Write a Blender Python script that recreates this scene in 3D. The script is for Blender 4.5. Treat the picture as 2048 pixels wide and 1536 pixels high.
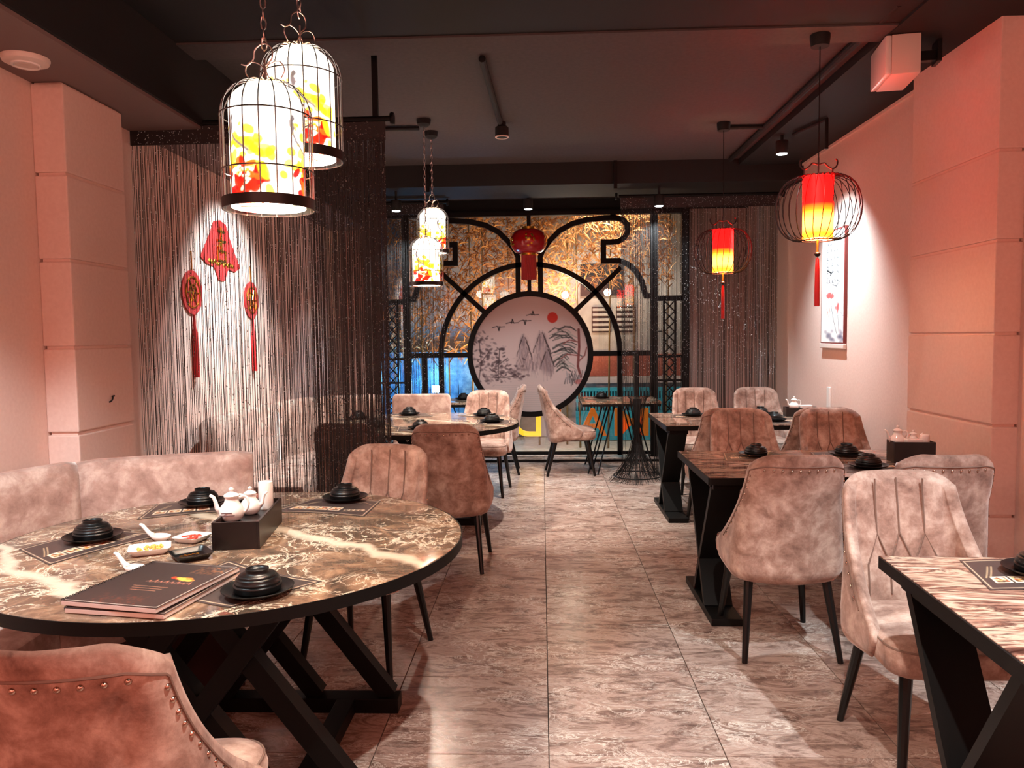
import bpy, bmesh, math, random
import numpy as np
from mathutils import Vector, Matrix, Euler
random.seed(7); RN = np.random.RandomState(5)
PI = math.pi
for o in list(bpy.data.objects): bpy.data.objects.remove(o)
C = bpy.context.scene.collection
S = bpy.context.scene
R = math.radians

# ------------------------------------------------------------------ camera
cd = bpy.data.cameras.new('camera'); cam = bpy.data.objects.new('camera', cd); C.objects.link(cam)
cd.sensor_width = 36; cd.lens = 27; cd.clip_start = .05; cd.clip_end = 100
cam.location = (0, 0, 1.43)
yaw, pit, rol = R(2.27), R(3.6), R(0.7)
fw = Vector((-math.sin(yaw)*math.cos(pit), math.cos(yaw)*math.cos(pit), -math.sin(pit)))
rt = Vector((math.cos(yaw), math.sin(yaw), 0)); up = rt.cross(fw)
Rr = rt*math.cos(rol) - up*math.sin(rol); Ur = rt*math.sin(rol) + up*math.cos(rol)
cam.matrix_world = Matrix(((Rr.x, Ur.x, -fw.x, 0), (Rr.y, Ur.y, -fw.y, 0), (Rr.z, Ur.z, -fw.z, 1.43), (0, 0, 0, 1)))
S.camera = cam
S.view_settings.view_transform = 'Standard'; S.view_settings.look = 'None'
S.view_settings.exposure = 0.35; S.view_settings.gamma = 1; S.view_settings.use_curve_mapping = False
# ------------------------------------------------------------------ world and room lights
W = bpy.data.worlds.new('night'); S.world = W; W.use_nodes = True
W.node_tree.nodes['Background'].inputs[0].default_value = (.10, .13, .2, 1)
W.node_tree.nodes['Background'].inputs[1].default_value = .12
def light(name, kind, loc, energy, col, size=.05, aim=None, angle=60, blend=.4):
    l = bpy.data.lights.new(name, kind); o = bpy.data.objects.new(name, l); C.objects.link(o)
    o.location = loc; l.energy = energy; l.color = col
    if kind == 'AREA': l.size = size
    else: l.shadow_soft_size = size
    if kind == 'SPOT': l.spot_size = R(angle); l.spot_blend = blend
    if aim is not None:
        o.rotation_euler = (Vector(aim)-Vector(loc)).to_track_quat('-Z', 'Y').to_euler()
    return o
COOL = (.80, .95, 1.0); NEUT = (1, .93, .84); RED = (1, .30, .22); PINK = (1, .50, .40)
# ceiling downlights of the room (the ones over the camera's side of the room stand out of view)
light('downlight_near_right', 'SPOT', (1.75, 1.75, 2.95), 330, COOL, .03, (1.55, 2.15, 0), 62, .25)
light('downlight_near_middle', 'SPOT', (.35, 1.0, 2.95), 250, NEUT, .03, (.35, 1.9, 0), 70, .5)
light('downlight_near_left', 'SPOT', (-1.75, 1.7, 2.55), 165, COOL, .03, (-1.8, 2.5, .4), 75, .5)
light('downlight_middle_right', 'SPOT', (.75, 3.1, 2.93), 60, NEUT, .04, (1.45, 4.7, .7), 62, .9)  # unseen fill spot added to brighten the chairs behind the middle right table
light('wall_washer_right', 'SPOT', (1.86, 6.09, 2.78), 240, (.72, .93, 1), .03, (2.35, 6.15, 1.35), 88, 1)
light('wall_washer_left', 'SPOT', (-1.55, 5.5, 2.75), 330, (.84, .97, 1), .03, (-2.3, 5.6, 1.35), 80, 1)
light('downlight_aisle', 'SPOT', (.2, 6.3, 2.95), 260, NEUT, .03, (.2, 6.9, 0), 75, .6)
light('downlight_table', 'SPOT', (-1.0, 6.4, 2.95), 130, NEUT, .03, (-1.0, 6.2, 0), 80, .6)
for i, x in enumerate((-1.36, -.13, 1.10)):
    light('window_downlight', 'SPOT', (x, (7.28, 7.84, 7.28)[i], (2.60, 2.64, 2.60)[i]), (70, 60, 70)[i], COOL, .03, (x, 8.0, 0), 100, .6)
# unseen red point lights added behind the camera as warm front fill
for x, y in ((-1.5, -.7), (-.5, -1.6), (.6, -1.6), (1.6, -.7)):
    light('rear_red_fill', 'POINT', (x, y, 2.45), 33, (1, .41, .32), .09)
# unseen lights added outside the window for bamboo, boards and house front
light('outside_fill', 'SPOT', (-.3, 9.35, .25), 260, (1, .60, .26), .1, (-.4, 10.2, 2.5), 120, .6)
light('outside_fill', 'SPOT', (.9, 9.4, 3.3), 300, (1, .93, .84), .1, (.9, 10.2, .8), 110, .6)
light('outside_fill', 'POINT', (-1.55, 9.75, .85), 60, (.12, .5, 1), .1)
light('outside_fill', 'POINT', (.3, 9.7, 2.0), 30, (1, .86, .66), .2)

# ------------------------------------------------------------------ helpers
def lin(c):
    c = np.asarray(c, float)
    return np.where(c <= .04045, c/12.92, ((c+.055)/1.055)**2.4)
def rgb(r, g, b): return tuple(lin((r/255, g/255, b/255)))+(1,)
class G:
    def __init__(s): s.v = []; s.f = []
    def add(s, vf, M=None):
        v, f = vf; n = len(s.v)
        s.v += [tuple(M @ Vector(p)) for p in v] if M is not None else [tuple(p) for p in v]
        s.f += [tuple(i+n for i in q) for q in f]; return s
    def box(s, c, d, rz=0, b=0): return s.add(boxg(c, d, rz, b))
    def tube(s, p, r, n=8, closed=False): return s.add(tubeg(p, r, n, closed))
    def lathe(s, pr, n=32, c=(0, 0, 0)): return s.add(latheg(pr, n), Matrix.Translation(c))
def boxg(c, d, rz=0, b=0):
    if b:
        bm = bmesh.new(); bmesh.ops.create_cube(bm, size=1)
        bmesh.ops.scale(bm, vec=d, verts=bm.verts)
        bmesh.ops.bevel(bm, geom=bm.edges[:], offset=b, segments=2, affect='EDGES', profile=.6)
        v = [x.co.copy() for x in bm.verts]; bm.verts.index_update()
        f = [tuple(x.index for x in q.verts) for q in bm.faces]; bm.free()
    else:
        v = [Vector((x*d[0]/2, y*d[1]/2, z*d[2]/2)) for x in (-1, 1) for y in (-1, 1) for z in (-1, 1)]
        f = [(0, 1, 3, 2), (4, 6, 7, 5), (0, 4, 5, 1), (2, 3, 7, 6), (0, 2, 6, 4), (1, 5, 7, 3)]
    M = Matrix.Translation(c) @ Matrix.Rotation(rz, 4, 'Z')
    return [M @ x for x in v], f
def tubeg(pts, r, n=8, closed=False):
    P = [Vector(p) for p in pts]; m = len(P)
    rs = r if isinstance(r, (list, tuple)) else [r]*m
    T = []
    for i in range(m):
        a = P[(i-1) % m] if closed or i else P[i]; b = P[(i+1) % m] if closed or i < m-1 else P[i]
        T.append((b-a).normalized())
    N = T[0].orthogonal().normalized(); v = []; f = []
    for i in range(m):
        N = (N - T[i]*N.dot(T[i])).normalized(); B = T[i].cross(N)
        for k in range(n):
            a = 2*PI*k/n; v.append(P[i]+(N*math.cos(a)+B*math.sin(a))*rs[i])
    for i in range(m if closed else m-1):
        j = (i+1) % m
        for k in range(n):
            l = (k+1) % n; f.append((i*n+k, i*n+l, j*n+l, j*n+k))
    if not closed: f += [tuple(range(n))[::-1], tuple(range((m-1)*n, m*n))]
    return v, f
def latheg(pr, n=32):
    v = []; f = []; m = len(pr)
    for r, z in pr:
        for k in range(n):
            a = 2*PI*k/n; v.append((r*math.cos(a), r*math.sin(a), z))
    for i in range(m-1):
        for k in range(n):
            l = (k+1) % n; f.append((i*n+k, i*n+l, (i+1)*n+l, (i+1)*n+k))
    if pr[0][0] > 1e-6 and pr[0][0] != pr[-1][0] or True:
        if pr[0][0] < .5*max(p[0] for p in pr) or pr[0][0] > 0: f.append(tuple(range(n))[::-1])
        f.append(tuple(range((m-1)*n, m*n)))
    return v, f
def shellg(pr, n=32):          # lathe without end caps
    v, f = latheg(pr, n); return v, f[:-2]
def barg(pts, w, y, d, closed=False):   # rectangular bar along a path in an upright plane x,z
    P = [Vector((p[0], p[1])) for p in pts]; m = len(P); v = []; f = []
    for i in range(m):
        a = (P[i]-P[i-1]).normalized() if (closed or i) else None
        b = (P[(i+1) % m]-P[i]).normalized() if (closed or i < m-1) else None
        if a is None: a = b
        if b is None: b = a
        na = Vector((-a.y, a.x)); nb = Vector((-b.y, b.x)); nn = (na+nb)
        nn = nn.normalized() if nn.length > 1e-6 else na
        k = w/2/max(.35, nn.dot(na))
        for sgn, yy in ((-1, y-d/2), (1, y-d/2), (1, y+d/2), (-1, y+d/2)):
            q = P[i]+nn*k*sgn; v.append((q.x, yy, q.y))
    for i in range(m if closed else m-1):
        j = (i+1) % m
        for k in range(4): f.append((i*4+k, i*4+(k+1) % 4, j*4+(k+1) % 4, j*4+k))
    if not closed: f += [(3, 2, 1, 0), tuple(range((m-1)*4, m*4))]
    return v, f
def loftg(rings, cap=True):
    n = len(rings[0]); v = [p for r in rings for p in r]; f = []
    for i in range(len(rings)-1):
        for k in range(n):
            l = (k+1) % n; f.append((i*n+k, i*n+l, (i+1)*n+l, (i+1)*n+k))
    if cap: f += [tuple(range(n))[::-1], tuple(range((len(rings)-1)*n, len(rings)*n))]
    return v, f
def rrect(w, d, r, n=6, inset=0):
    w = w/2-inset; d = d/2-inset; r = max(.004, r-inset*.6); o = []
    for cx, cy, a0 in ((w-r, d-r, 0), (-w+r, d-r, 90), (-w+r, -d+r, 180), (w-r, -d+r, 270)):
        for k in range(n+1):
            a = R(a0+90*k/n); o.append((cx+r*math.cos(a), cy+r*math.sin(a)))
    return o
def prism(poly, z0, z1):
    n = len(poly)
    return loftg([[(x, y, z0) for x, y in poly], [(x, y, z1) for x, y in poly]])
def arc(cx, cz, r, a0, a1, n=24, rz=None):
    return [(cx+r*math.cos(R(a0+(a1-a0)*i/n)), cz+(rz or r)*math.sin(R(a0+(a1-a0)*i/n))) for i in range(n+1)]
def smooth_path(pts, n=6):
    P = [Vector(p) for p in pts]; P = [P[0]*2-P[1]]+P+[P[-1]*2-P[-2]]; o = []
    for i in range(1, len(P)-2):
        for k in range(n):
            t = k/n; a, b, c, d = P[i-1:i+3]
            o.append(.5*((2*b)+(c-a)*t+(2*a-5*b+4*c-d)*t*t+(3*b-a-3*c+d)*t**3))
    return o+[P[-2]]
def ob(name, g, m, parent=None, smooth=False, stuff=False, label=None):
    v, f = (g.v, g.f) if isinstance(g, G) else g
    me = bpy.data.meshes.new(name); me.from_pydata([tuple(p) for p in v], [], f)
    bm = bmesh.new(); bm.from_mesh(me); bmesh.ops.recalc_face_normals(bm, faces=bm.faces); bm.to_mesh(me); bm.free()
    if smooth:
        me.polygons.foreach_set('use_smooth', [True]*len(me.polygons))
        if smooth != 'all': me.set_sharp_from_angle(angle=R(smooth if smooth is not True else 40))
    if m: me.materials.append(m)
    o = bpy.data.objects.new(name, me); C.objects.link(o)
    if parent: o.parent = parent
    if stuff: o['kind'] = 'stuff'
    if label: o['label'] = label
    return o
def thing(name, label, cat, loc=(0, 0, 0), rz=0, group=None):
    o = bpy.data.objects.new(name, None); C.objects.link(o); o.empty_display_size = .1
    o.location = loc; o.rotation_euler = (0, 0, rz); o['label'] = label; o['category'] = cat
    if group: o['group'] = group
    return o
def tag(o, label, cat, group=None, loc=None, rz=None):
    o['label'] = label; o['category'] = cat
    if group: o['group'] = group
    if loc is not None: o.location = loc
    if rz is not None: o.rotation_euler = (0, 0, rz)
    return o
def struct(name, g, m, **k):
    o = ob(name, g, m, **k); o['kind'] = 'structure'; return o
def kids(o): return [x for x in C.objects if x.parent == o]
def copy_tree(o, parent=None):
    c = o.copy(); C.objects.link(c)
    if parent: c.parent = parent
    for ch in KID.get(o.name) or KID.setdefault(o.name, kids(o)): copy_tree(ch, c)
    return c
KID = {}
def dup(o, label, loc, rz=0, group=None):
    c = copy_tree(o); c.location = loc; c.rotation_euler = (0, 0, rz); c['label'] = label
    if group: c['group'] = group
    return c

# ------------------------------------------------------------------ materials
def mat(name, col, rough=.5, metal=0, spec=.5, emit=None, est=0, sheen=0, coat=0):
    m = bpy.data.materials.new(name); m.use_nodes = True
    b = m.node_tree.nodes['Principled BSDF']
    b.inputs['Base Color'].default_value = col; b.inputs['Roughness'].default_value = rough
    b.inputs['Metallic'].default_value = metal; b.inputs['Specular IOR Level'].default_value = spec
    if sheen: b.inputs['Sheen Weight'].default_value = sheen; b.inputs['Sheen Roughness'].default_value = .4; b.inputs['Sheen Tint'].default_value = (1, .82, .76, 1)
    if coat: b.inputs['Coat Weight'].default_value = coat; b.inputs['Coat Roughness'].default_value = .04
    if emit: b.inputs['Emission Color'].default_value = emit; b.inputs['Emission Strength'].default_value = est
    return m
class NT:
    def __init__(s, m): s.t = m.node_tree; s.b = s.t.nodes['Principled BSDF']
    def n(s, typ, **k):
        x = s.t.nodes.new(typ)
        for a, v in k.items():
            if a.startswith('i_'):
                key = a[2:].replace('_', ' ')
                x.inputs[int(key) if key.isdigit() else key].default_value = v
            else: setattr(x, a, v)
        return x
    def l(s, a, ao, b, bi): s.t.links.new(a.outputs[ao], b.inputs[bi]); return s
    def ramp(s, stops):
        x = s.n('ShaderNodeValToRGB'); e = x.color_ramp.elements
        while len(e) < len(stops): e.new(.5)
        for q, (p, c) in zip(e, stops): q.position = p; q.color = c
        return x
    def bump(s, src, out, strength=.2, dist=.01):
        bp = s.n('ShaderNodeBump'); bp.inputs['Strength'].default_value = strength; bp.inputs['Distance'].default_value = dist
        s.l(src, out, bp, 'Height').l(bp, 'Normal', s.b, 'Normal')
def noisy(name, stops, scale=6, detail=5, rough=.6, distort=0, bump=.1, coords='Object', **k):
    m = mat(name, stops[0][1], rough, **k); t = NT(m)
    tc = t.n('ShaderNodeTexCoord'); nz = t.n('ShaderNodeTexNoise', i_Scale=scale, i_Detail=detail, i_Distortion=distort)
    t.l(tc, coords, nz, 'Vector'); r = t.ramp(stops); t.l(nz, 'Fac', r, 'Fac').l(r, 'Color', t.b, 'Base Color')
    if bump: t.bump(nz, 'Fac', bump)
    return m
def velvet(name, dark, midc, lightc, scale=11):
    m = mat(name, midc, .8, sheen=.5, spec=.25); t = NT(m)
    tc = t.n('ShaderNodeTexCoord'); oi = t.n('ShaderNodeObjectInfo')
    ad = t.n('ShaderNodeVectorMath', operation='ADD'); t.l(tc, 'Object', ad, 0).l(oi, 'Random', ad, 1)
    n1 = t.n('ShaderNodeTexNoise', i_Scale=scale, i_Detail=7, i_Roughness=.68, i_Distortion=.25); t.l(ad, 0, n1, 'Vector')
    r = t.ramp([(.30, dark), (.48, midc), (.70, lightc)]); t.l(n1, 'Fac', r, 'Fac').l(r, 'Color', t.b, 'Base Color')
    n2 = t.n('ShaderNodeTexNoise', i_Scale=160, i_Detail=3); t.l(ad, 0, n2, 'Vector'); t.bump(n2, 'Fac', .12, .003)
    return m
M = {}
M['wall'] = noisy('wall_paint', [(.3, rgb(226, 192, 180)), (.7, rgb(232, 200, 188))], 60, 3, .75, bump=.06)
M['ceil'] = noisy('ceiling_paint', [(.3, rgb(66, 58, 58)), (.7, rgb(74, 65, 64))], 40, 2, .8, bump=.03)
M['blackpaint'] = mat('black_paint', rgb(11, 10, 10), .75)
M['soffit'] = mat('soffit_paint', rgb(120, 98, 94), .75)
M['black'] = mat('black_metal', rgb(7, 6, 6), .5, 0, .22)
M['legs'] = mat('black_leg', rgb(8, 8, 8), .3, 0, .4)
M['velvet'] = velvet('taupe_velvet', rgb(110, 80, 69), rgb(158, 124, 110), rgb(206, 178, 163))
M['velvet2'] = velvet('banquette_velvet', rgb(140, 108, 98), rgb(174, 142, 130), rgb(212, 188, 176), 9)
M['seam'] = mat('seam_cord', rgb(120, 92, 80), .8)
M['stud'] = mat('nailhead', rgb(190, 165, 150), .22, 1)
M['white'] = mat('white_porcelain', rgb(238, 230, 225), .2, coat=.4)
M['blackware'] = mat('black_stoneware', rgb(10, 10, 11), .36, spec=.4)
M['wood'] = noisy('dark_wood', [(.35, rgb(13, 8, 8)), (.65, rgb(26, 16, 14))], 14, 4, .35, bump=.03)
M['chain'] = mat('steel', rgb(200, 192, 190), .28, 1)
M['wire'] = mat('cage_wire', rgb(112, 106, 106), .3, .95)
M['wireblack'] = mat('black_wire', rgb(24, 18, 18), .4, .4)
M['thread'] = mat('curtain_thread', rgb(24, 20, 20), .5, .2)
M['bead'] = mat('silver_bead', rgb(245, 243, 243), .3, 1)
M['redcloth'] = mat('red_silk', rgb(190, 18, 22), .45, sheen=.3)
M['gold'] = mat('gold_trim', rgb(220, 160, 60), .3, 1)
M['paper'] = mat('paper', rgb(235, 222, 214), .7)
M['cream'] = mat('cream_plastic', rgb(225, 205, 195), .5)
M['grout'] = mat('grout', rgb(70, 58, 52), .9)
def attr(name, rough=.5, emit=0, coat=0, spec=.5, sheen=0):
    m = mat(name, (1, 1, 1, 1), rough, coat=coat, spec=spec); t = NT(m)
    a = t.n('ShaderNodeAttribute', attribute_name='Col')
    t.l(a, 'Color', t.b, 'Base Color')
    if emit: t.l(a, 'Color', t.b, 'Emission Color'); t.b.inputs['Emission Strength'].default_value = emit
    return m
M['print'] = attr('printed_card', .45, coat=.1)
M['canvas'] = attr('painted_panel', .6)
M['shade'] = attr('lit_shade', .5, emit=3.2)
M['redshade'] = attr('lit_red_shade', .5, emit=16)
M['scroll'] = attr('printed_scroll', .6)
# floor marble
def floor_mat():
    m = mat('floor_marble', rgb(140, 118, 108), .24, spec=.5); t = NT(m)
    ge = t.n('ShaderNodeNewGeometry'); oi = t.n('ShaderNodeObjectInfo')
    sc = t.n('ShaderNodeVectorMath', operation='SCALE'); sc.inputs['Scale'].default_value = 9
    cx = t.n('ShaderNodeCombineXYZ'); t.l(oi, 'Random', cx, 0).l(oi, 'Random', cx, 1).l(cx, 0, sc, 0)
    ad = t.n('ShaderNodeVectorMath', operation='ADD'); t.l(ge, 'Position', ad, 0).l(sc, 0, ad, 1)
    mp = t.n('ShaderNodeMapping'); mp.inputs['Rotation'].default_value = (0, 0, R(24)); mp.inputs['Scale'].default_value = (1, 2.3, 1); t.l(ad, 0, mp, 'Vector')
    n1 = t.n('ShaderNodeTexNoise', i_Scale=4.2, i_Detail=10, i_Roughness=.72, i_Distortion=1.8); t.l(mp, 0, n1, 'Vector')
    r1 = t.ramp([(.32, rgb(92, 72, 65)), (.45, rgb(140, 114, 104)), (.55, rgb(182, 156, 144)), (.62, rgb(150, 126, 116)), (.72, rgb(222, 204, 194))]); t.l(n1, 'Fac', r1, 'Fac')
    n2 = t.n('ShaderNodeTexNoise', i_Scale=4.5, i_Detail=9, i_Roughness=.7, i_Distortion=2.6); t.l(mp, 0, n2, 'Vector')
    s1 = t.n('ShaderNodeMath', operation='SUBTRACT', i_1=.5); t.l(n2, 'Fac', s1, 0)
    ab = t.n('ShaderNodeMath', operation='ABSOLUTE'); t.l(s1, 0, ab, 0)
    r2 = t.ramp([(0, (1, 1, 1, 1)), (.03, (.0, .0, .0, 1))]); t.l(ab, 0, r2, 'Fac')
    n3 = t.n('ShaderNodeTexNoise', i_Scale=2.2, i_Detail=2); t.l(mp, 0, n3, 'Vector')
    r3 = t.ramp([(.42, (0, 0, 0, 1)), (.62, (1, 1, 1, 1))]); t.l(n3, 'Fac', r3, 'Fac')
    mu = t.n('ShaderNodeMath', operation='MULTIPLY'); t.l(r2, 'Color', mu, 0).l(r3, 'Color', mu, 1)
    mx = t.n('ShaderNodeMix', data_type='RGBA'); mx.inputs[7].default_value = rgb(232, 220, 208)
    t.l(mu, 0, mx, 0).l(r1, 'Color', mx, 6).l(mx, 2, t.b, 'Base Color')
    t.bump(n1, 'Fac', .05, .004)
    return m
M['floor'] = floor_mat()
def marble_mat():
    m = mat('brown_marble', rgb(96, 76, 62), .07, spec=.6); t = NT(m)
    tc = t.n('ShaderNodeTexCoord')
    nd = t.n('ShaderNodeTexNoise', i_Scale=3, i_Detail=5); t.l(tc, 'Object', nd, 'Vector')
    mx0 = t.n('ShaderNodeMix', data_type='RGBA', i_0=.22); t.l(tc, 'Object', mx0, 6).l(nd, 'Color', mx0, 7)
    n1 = t.n('ShaderNodeTexNoise', i_Scale=5, i_Detail=8, i_Roughness=.65, i_Distortion=1.2); t.l(tc, 'Object', n1, 'Vector')
    r1 = t.ramp([(.32, rgb(54, 49, 44)), (.5, rgb(116, 90, 73)), (.66, rgb(164, 130, 104))]); t.l(n1, 'Fac', r1, 'Fac')
    def ridge(sc, dist, w, seed):
        mp_ = t.n('ShaderNodeMapping'); mp_.inputs['Location'].default_value = (seed, seed*.7, 0); t.l(tc, 'Object', mp_, 'Vector')
        nn = t.n('ShaderNodeTexNoise', i_Scale=sc, i_Detail=9, i_Roughness=.6, i_Distortion=dist); t.l(mp_, 0, nn, 'Vector')
        sb = t.n('ShaderNodeMath', operation='SUBTRACT', i_1=.5); t.l(nn, 'Fac', sb, 0); ab_ = t.n('ShaderNodeMath', operation='ABSOLUTE'); t.l(sb, 0, ab_, 0)
        rr_ = t.ramp([(0, (.95, .95, .95, 1)), (w, (0, 0, 0, 1))]); t.l(ab_, 0, rr_, 'Fac'); return rr_
    ra, rb = ridge(4.5, 1.2, .014, 3), ridge(8, .8, .015, 9)
    r2 = t.n('ShaderNodeMath', operation='MAXIMUM'); t.l(ra, 'Color', r2, 0).l(rb, 'Color', r2, 1)
    n3 = t.n('ShaderNodeTexNoise', i_Scale=3.3, i_Detail=3); t.l(tc, 'Object', n3, 'Vector')
    r3 = t.ramp([(.40, (.08, .08, .08, 1)), (.54, (1, 1, 1, 1))]); t.l(n3, 'Fac', r3, 'Fac')
    mu = t.n('ShaderNodeMath', operation='MULTIPLY'); t.l(r2, 0, mu, 0).l(r3, 'Color', mu, 1)
    mp = t.n('ShaderNodeMapping'); mp.inputs['Rotation'].default_value = (0, 0, R(-52)); t.l(mx0, 2, mp, 'Vector')
    wv = t.n('ShaderNodeTexWave', wave_type='BANDS', i_Scale=.55, i_Distortion=5, i_Detail=4, i_Detail_Scale=1.2); t.l(mp, 0, wv, 'Vector')
    r4 = t.ramp([(.975, (0, 0, 0, 1)), (.999, (.7, .7, .7, 1))]); t.l(wv, 'Fac', r4, 'Fac')
    mxm = t.n('ShaderNodeMath', operation='MAXIMUM'); t.l(mu, 0, mxm, 0).l(r4, 'Color', mxm, 1)
    mx = t.n('ShaderNodeMix', data_type='RGBA'); mx.inputs[7].default_value = rgb(238, 220, 196)
    t.l(mxm, 0, mx, 0).l(r1, 'Color', mx, 6).l(mx, 2, t.b, 'Base Color')
    return m
M['marble'] = marble_mat()
def zebra_mat():
    m = mat('striped_stone', rgb(110, 80, 70), .06, spec=.6); t = NT(m)
    tc = t.n('ShaderNodeTexCoord'); mp = t.n('ShaderNodeMapping'); mp.inputs['Scale'].default_value = (.8, 4.6, 1); mp.inputs['Rotation'].default_value = (0, 0, R(4)); t.l(tc, 'Object', mp, 'Vector')
    n1 = t.n('ShaderNodeTexNoise', i_Scale=2.6, i_Detail=7, i_Roughness=.6, i_Distortion=1.1); t.l(mp, 0, n1, 'Vector')
    r = t.ramp([(.32, rgb(34, 22, 21)), (.42, rgb(120, 84, 72)), (.48, rgb(202, 170, 148)), (.53, rgb(74, 50, 45)), (.58, rgb(150, 112, 96)), (.66, rgb(228, 204, 184))])
    t.l(n1, 'Fac', r, 'Fac').l(r, 'Color', t.b, 'Base Color'); return m
M['zebra'] = zebra_mat()
def glass_mat():
    m = bpy.data.materials.new('window_glass'); m.use_nodes = True; t = m.node_tree
    for n in list(t.nodes): t.nodes.remove(n)
    o = t.nodes.new('ShaderNodeOutputMaterial'); mx = t.nodes.new('ShaderNodeMixShader'); tr = t.nodes.new('ShaderNodeBsdfTransparent'); gl = t.nodes.new('ShaderNodeBsdfGlossy')
    gl.inputs['Roughness'].default_value = .0; mx.inputs[0].default_value = .09; tr.inputs[0].default_value = (.93, .95, .95, 1)
    t.links.new(tr.outputs[0], mx.inputs[1]); t.links.new(gl.outputs[0], mx.inputs[2]); t.links.new(mx.outputs[0], o.inputs[0]); return m
M['glass'] = glass_mat()

# ------------------------------------------------------------------ painting on vertex grids
class Cv:
    def __init__(s, w, h, bg):
        s.w, s.h = w, h; s.a = np.ones((h, w, 3))*np.array(bg, float)/255
        s.Y, s.X = np.mgrid[0:h, 0:w].astype(float)
    def put(s, k, col): k = k[..., None]; s.a = s.a*(1-k)+np.array(col, float)/255*k
    def ell(s, cx, cy, rx, ry, col, al=1, rot=0, soft=.25):
        c, q = math.cos(rot), math.sin(rot); dx, dy = s.X-cx, s.Y-cy
        d = np.sqrt(((dx*c+dy*q)/rx)**2+((-dx*q+dy*c)/ry)**2)
        s.put(np.clip((1-d)/soft, 0, 1)*al, col)
    def line(s, pts, w, col, al=1):
        for (x0, y0), (x1, y1) in zip(pts[:-1], pts[1:]):
            dx, dy = x1-x0, y1-y0; L = dx*dx+dy*dy+1e-9
            t = np.clip(((s.X-x0)*dx+(s.Y-y0)*dy)/L, 0, 1)
            d = np.hypot(s.X-x0-t*dx, s.Y-y0-t*dy); s.put(np.clip(w/2+.5-d, 0, 1)*al, col)
    def rect(s, x0, y0, x1, y1, col, al=1):
        s.put(((s.X >= x0) & (s.X <= x1) & (s.Y >= y0) & (s.Y <= y1))*float(al), col)
def painted(name, cv, pos, m, parent=None, mask=None, wrap=False, thick=None):
    """a mesh grid with the printed colours of cv; pos(u,v) gives the place of a point, v counted from the bottom"""
    h, w = cv.h, cv.w
    U, V = np.meshgrid(np.linspace(0, 1, w), np.linspace(1, 0, h))
    P = np.stack(pos(U, V), -1).reshape(-1, 3)
    i = np.arange(h*w).reshape(h, w)
    F = np.stack([i[:-1, :-1], i[1:, :-1], i[1:, 1:], i[:-1, 1:]], -1).reshape(-1, 4)
    if mask is not None:
        k = mask(U, V).reshape(-1); F = F[k[F].all(1)]
    me = bpy.data.meshes.new(name); me.from_pydata(P.tolist(), [], F.tolist())
    ca = me.color_attributes.new('Col', 'FLOAT_COLOR', 'POINT')
    col = np.concatenate([lin(np.clip(cv.a, 0, 1)).reshape(-1, 3), np.ones((h*w, 1))], 1)
    ca.data.foreach_set('color', col.astype(np.float32).ravel())
    me.polygons.foreach_set('use_smooth', [True]*len(me.polygons)); me.materials.append(m)
    o = bpy.data.objects.new(name, me); C.objects.link(o)
    if parent: o.parent = parent
    return o

# ================================================================== THE ROOM
fl = struct('floor', G().box((0, 3.3, -.06), (5.6, 11.5, .10)), M['grout'])
tile = None
tg = boxg((0, 0, -.006), (.5965, .5965, .012), 0, .0012)
for i in range(-4, 4):
    for j in range(-2, 16):
        x, y = .31+.6*i, -.16+.6*j
        if y > 9.0: continue
        if tile is None: tile = ob('tile', tg, M['floor'], fl); t = tile
        else: t = tile.copy(); C.objects.link(t)
        t.location = (x, y, 0)
HC = 3.0
struct('ceiling', G().box((0, 3.3, HC+.05), (5.4, 11.6, .1)), M['ceil'])
struct('wall_left', G().box((-2.4, 3.3, 1.5), (.2, 11.4, 3.0)), M['wall'])
struct('wall_right', G().box((2.47, 3.3, 1.5), (.2, 11.4, 3.0)), M['wall'])
struct('wall_rear', G().box((0, -2.45, 1.5), (4.7, .1, 3.0)), M['wall'])
wb = G(); wb.box((2.04, 9.07, 1.45), (.66, .12, 2.9)); wb.box((-2.14, 9.07, 1.45), (.32, .12, 2.9))
struct('wall_back', wb, M['wall'])
struct('wall_header', G().box((0, 9.07, 2.93), (4.74, .14, .14)), M['blackpaint'])
# beams
struct('trim_1', G().box((.18, 4.11, 2.975), (4.12, .22, .05)), M['ceil'])
struct('trim_2', G().box((.18, .80, 2.98), (4.12, 6.40, .04)), M['blackpaint'])
struct('trim_3', G().box((.05, 7.45, 2.9), (4.7, .66, .2)), M['blackpaint'])
sf = G(); sf.box((-2.095, 3.0, 2.80), (.41, 10.8, .40))
so = struct('trim_4', sf, M['soffit'])
ob('fascia', G().box((-1.882, 2.9, 2.81), (.016, 10.9, .385)), M['blackpaint'], so)
struct('trim_5', G().box((2.08, 5.6, 2.972), (.58, 3.8, .055)), M['blackpaint'])
struct('trim_6', G().box((2.362, 5.8, 2.935), (.016, 4.0, .02)), M['wall'])
# pillars with rusticated panels
def pillar(name, x0, x1, y0, y1, joints, ztop):
    ins = .012
    p = struct(name, G().box(((x0+x1)/2, (y0+y1)/2, ztop/2), (x1-x0-2*ins, y1-y0-2*ins, ztop-.002)), M['wall'])
    zs = [0]+joints+[ztop]
    for a, b in zip(zs[:-1], zs[1:]):
        ob('panel', boxg(((x0+x1)/2, (y0+y1)/2, (a+b)/2), (x1-x0, y1-y0, b-a-.014), 0, .007), M['wall'], p)
    return p
pillar('trim_7', -2.30, -2.15, 3.46, 3.95, [.2, .6, 1.0, 1.4, 1.8, 2.19], 2.60)
pillar('trim_8', 2.24, 2.372, 3.91, 4.80, [.49, .95, 1.41, 1.87, 2.31], 2.97)

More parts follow.
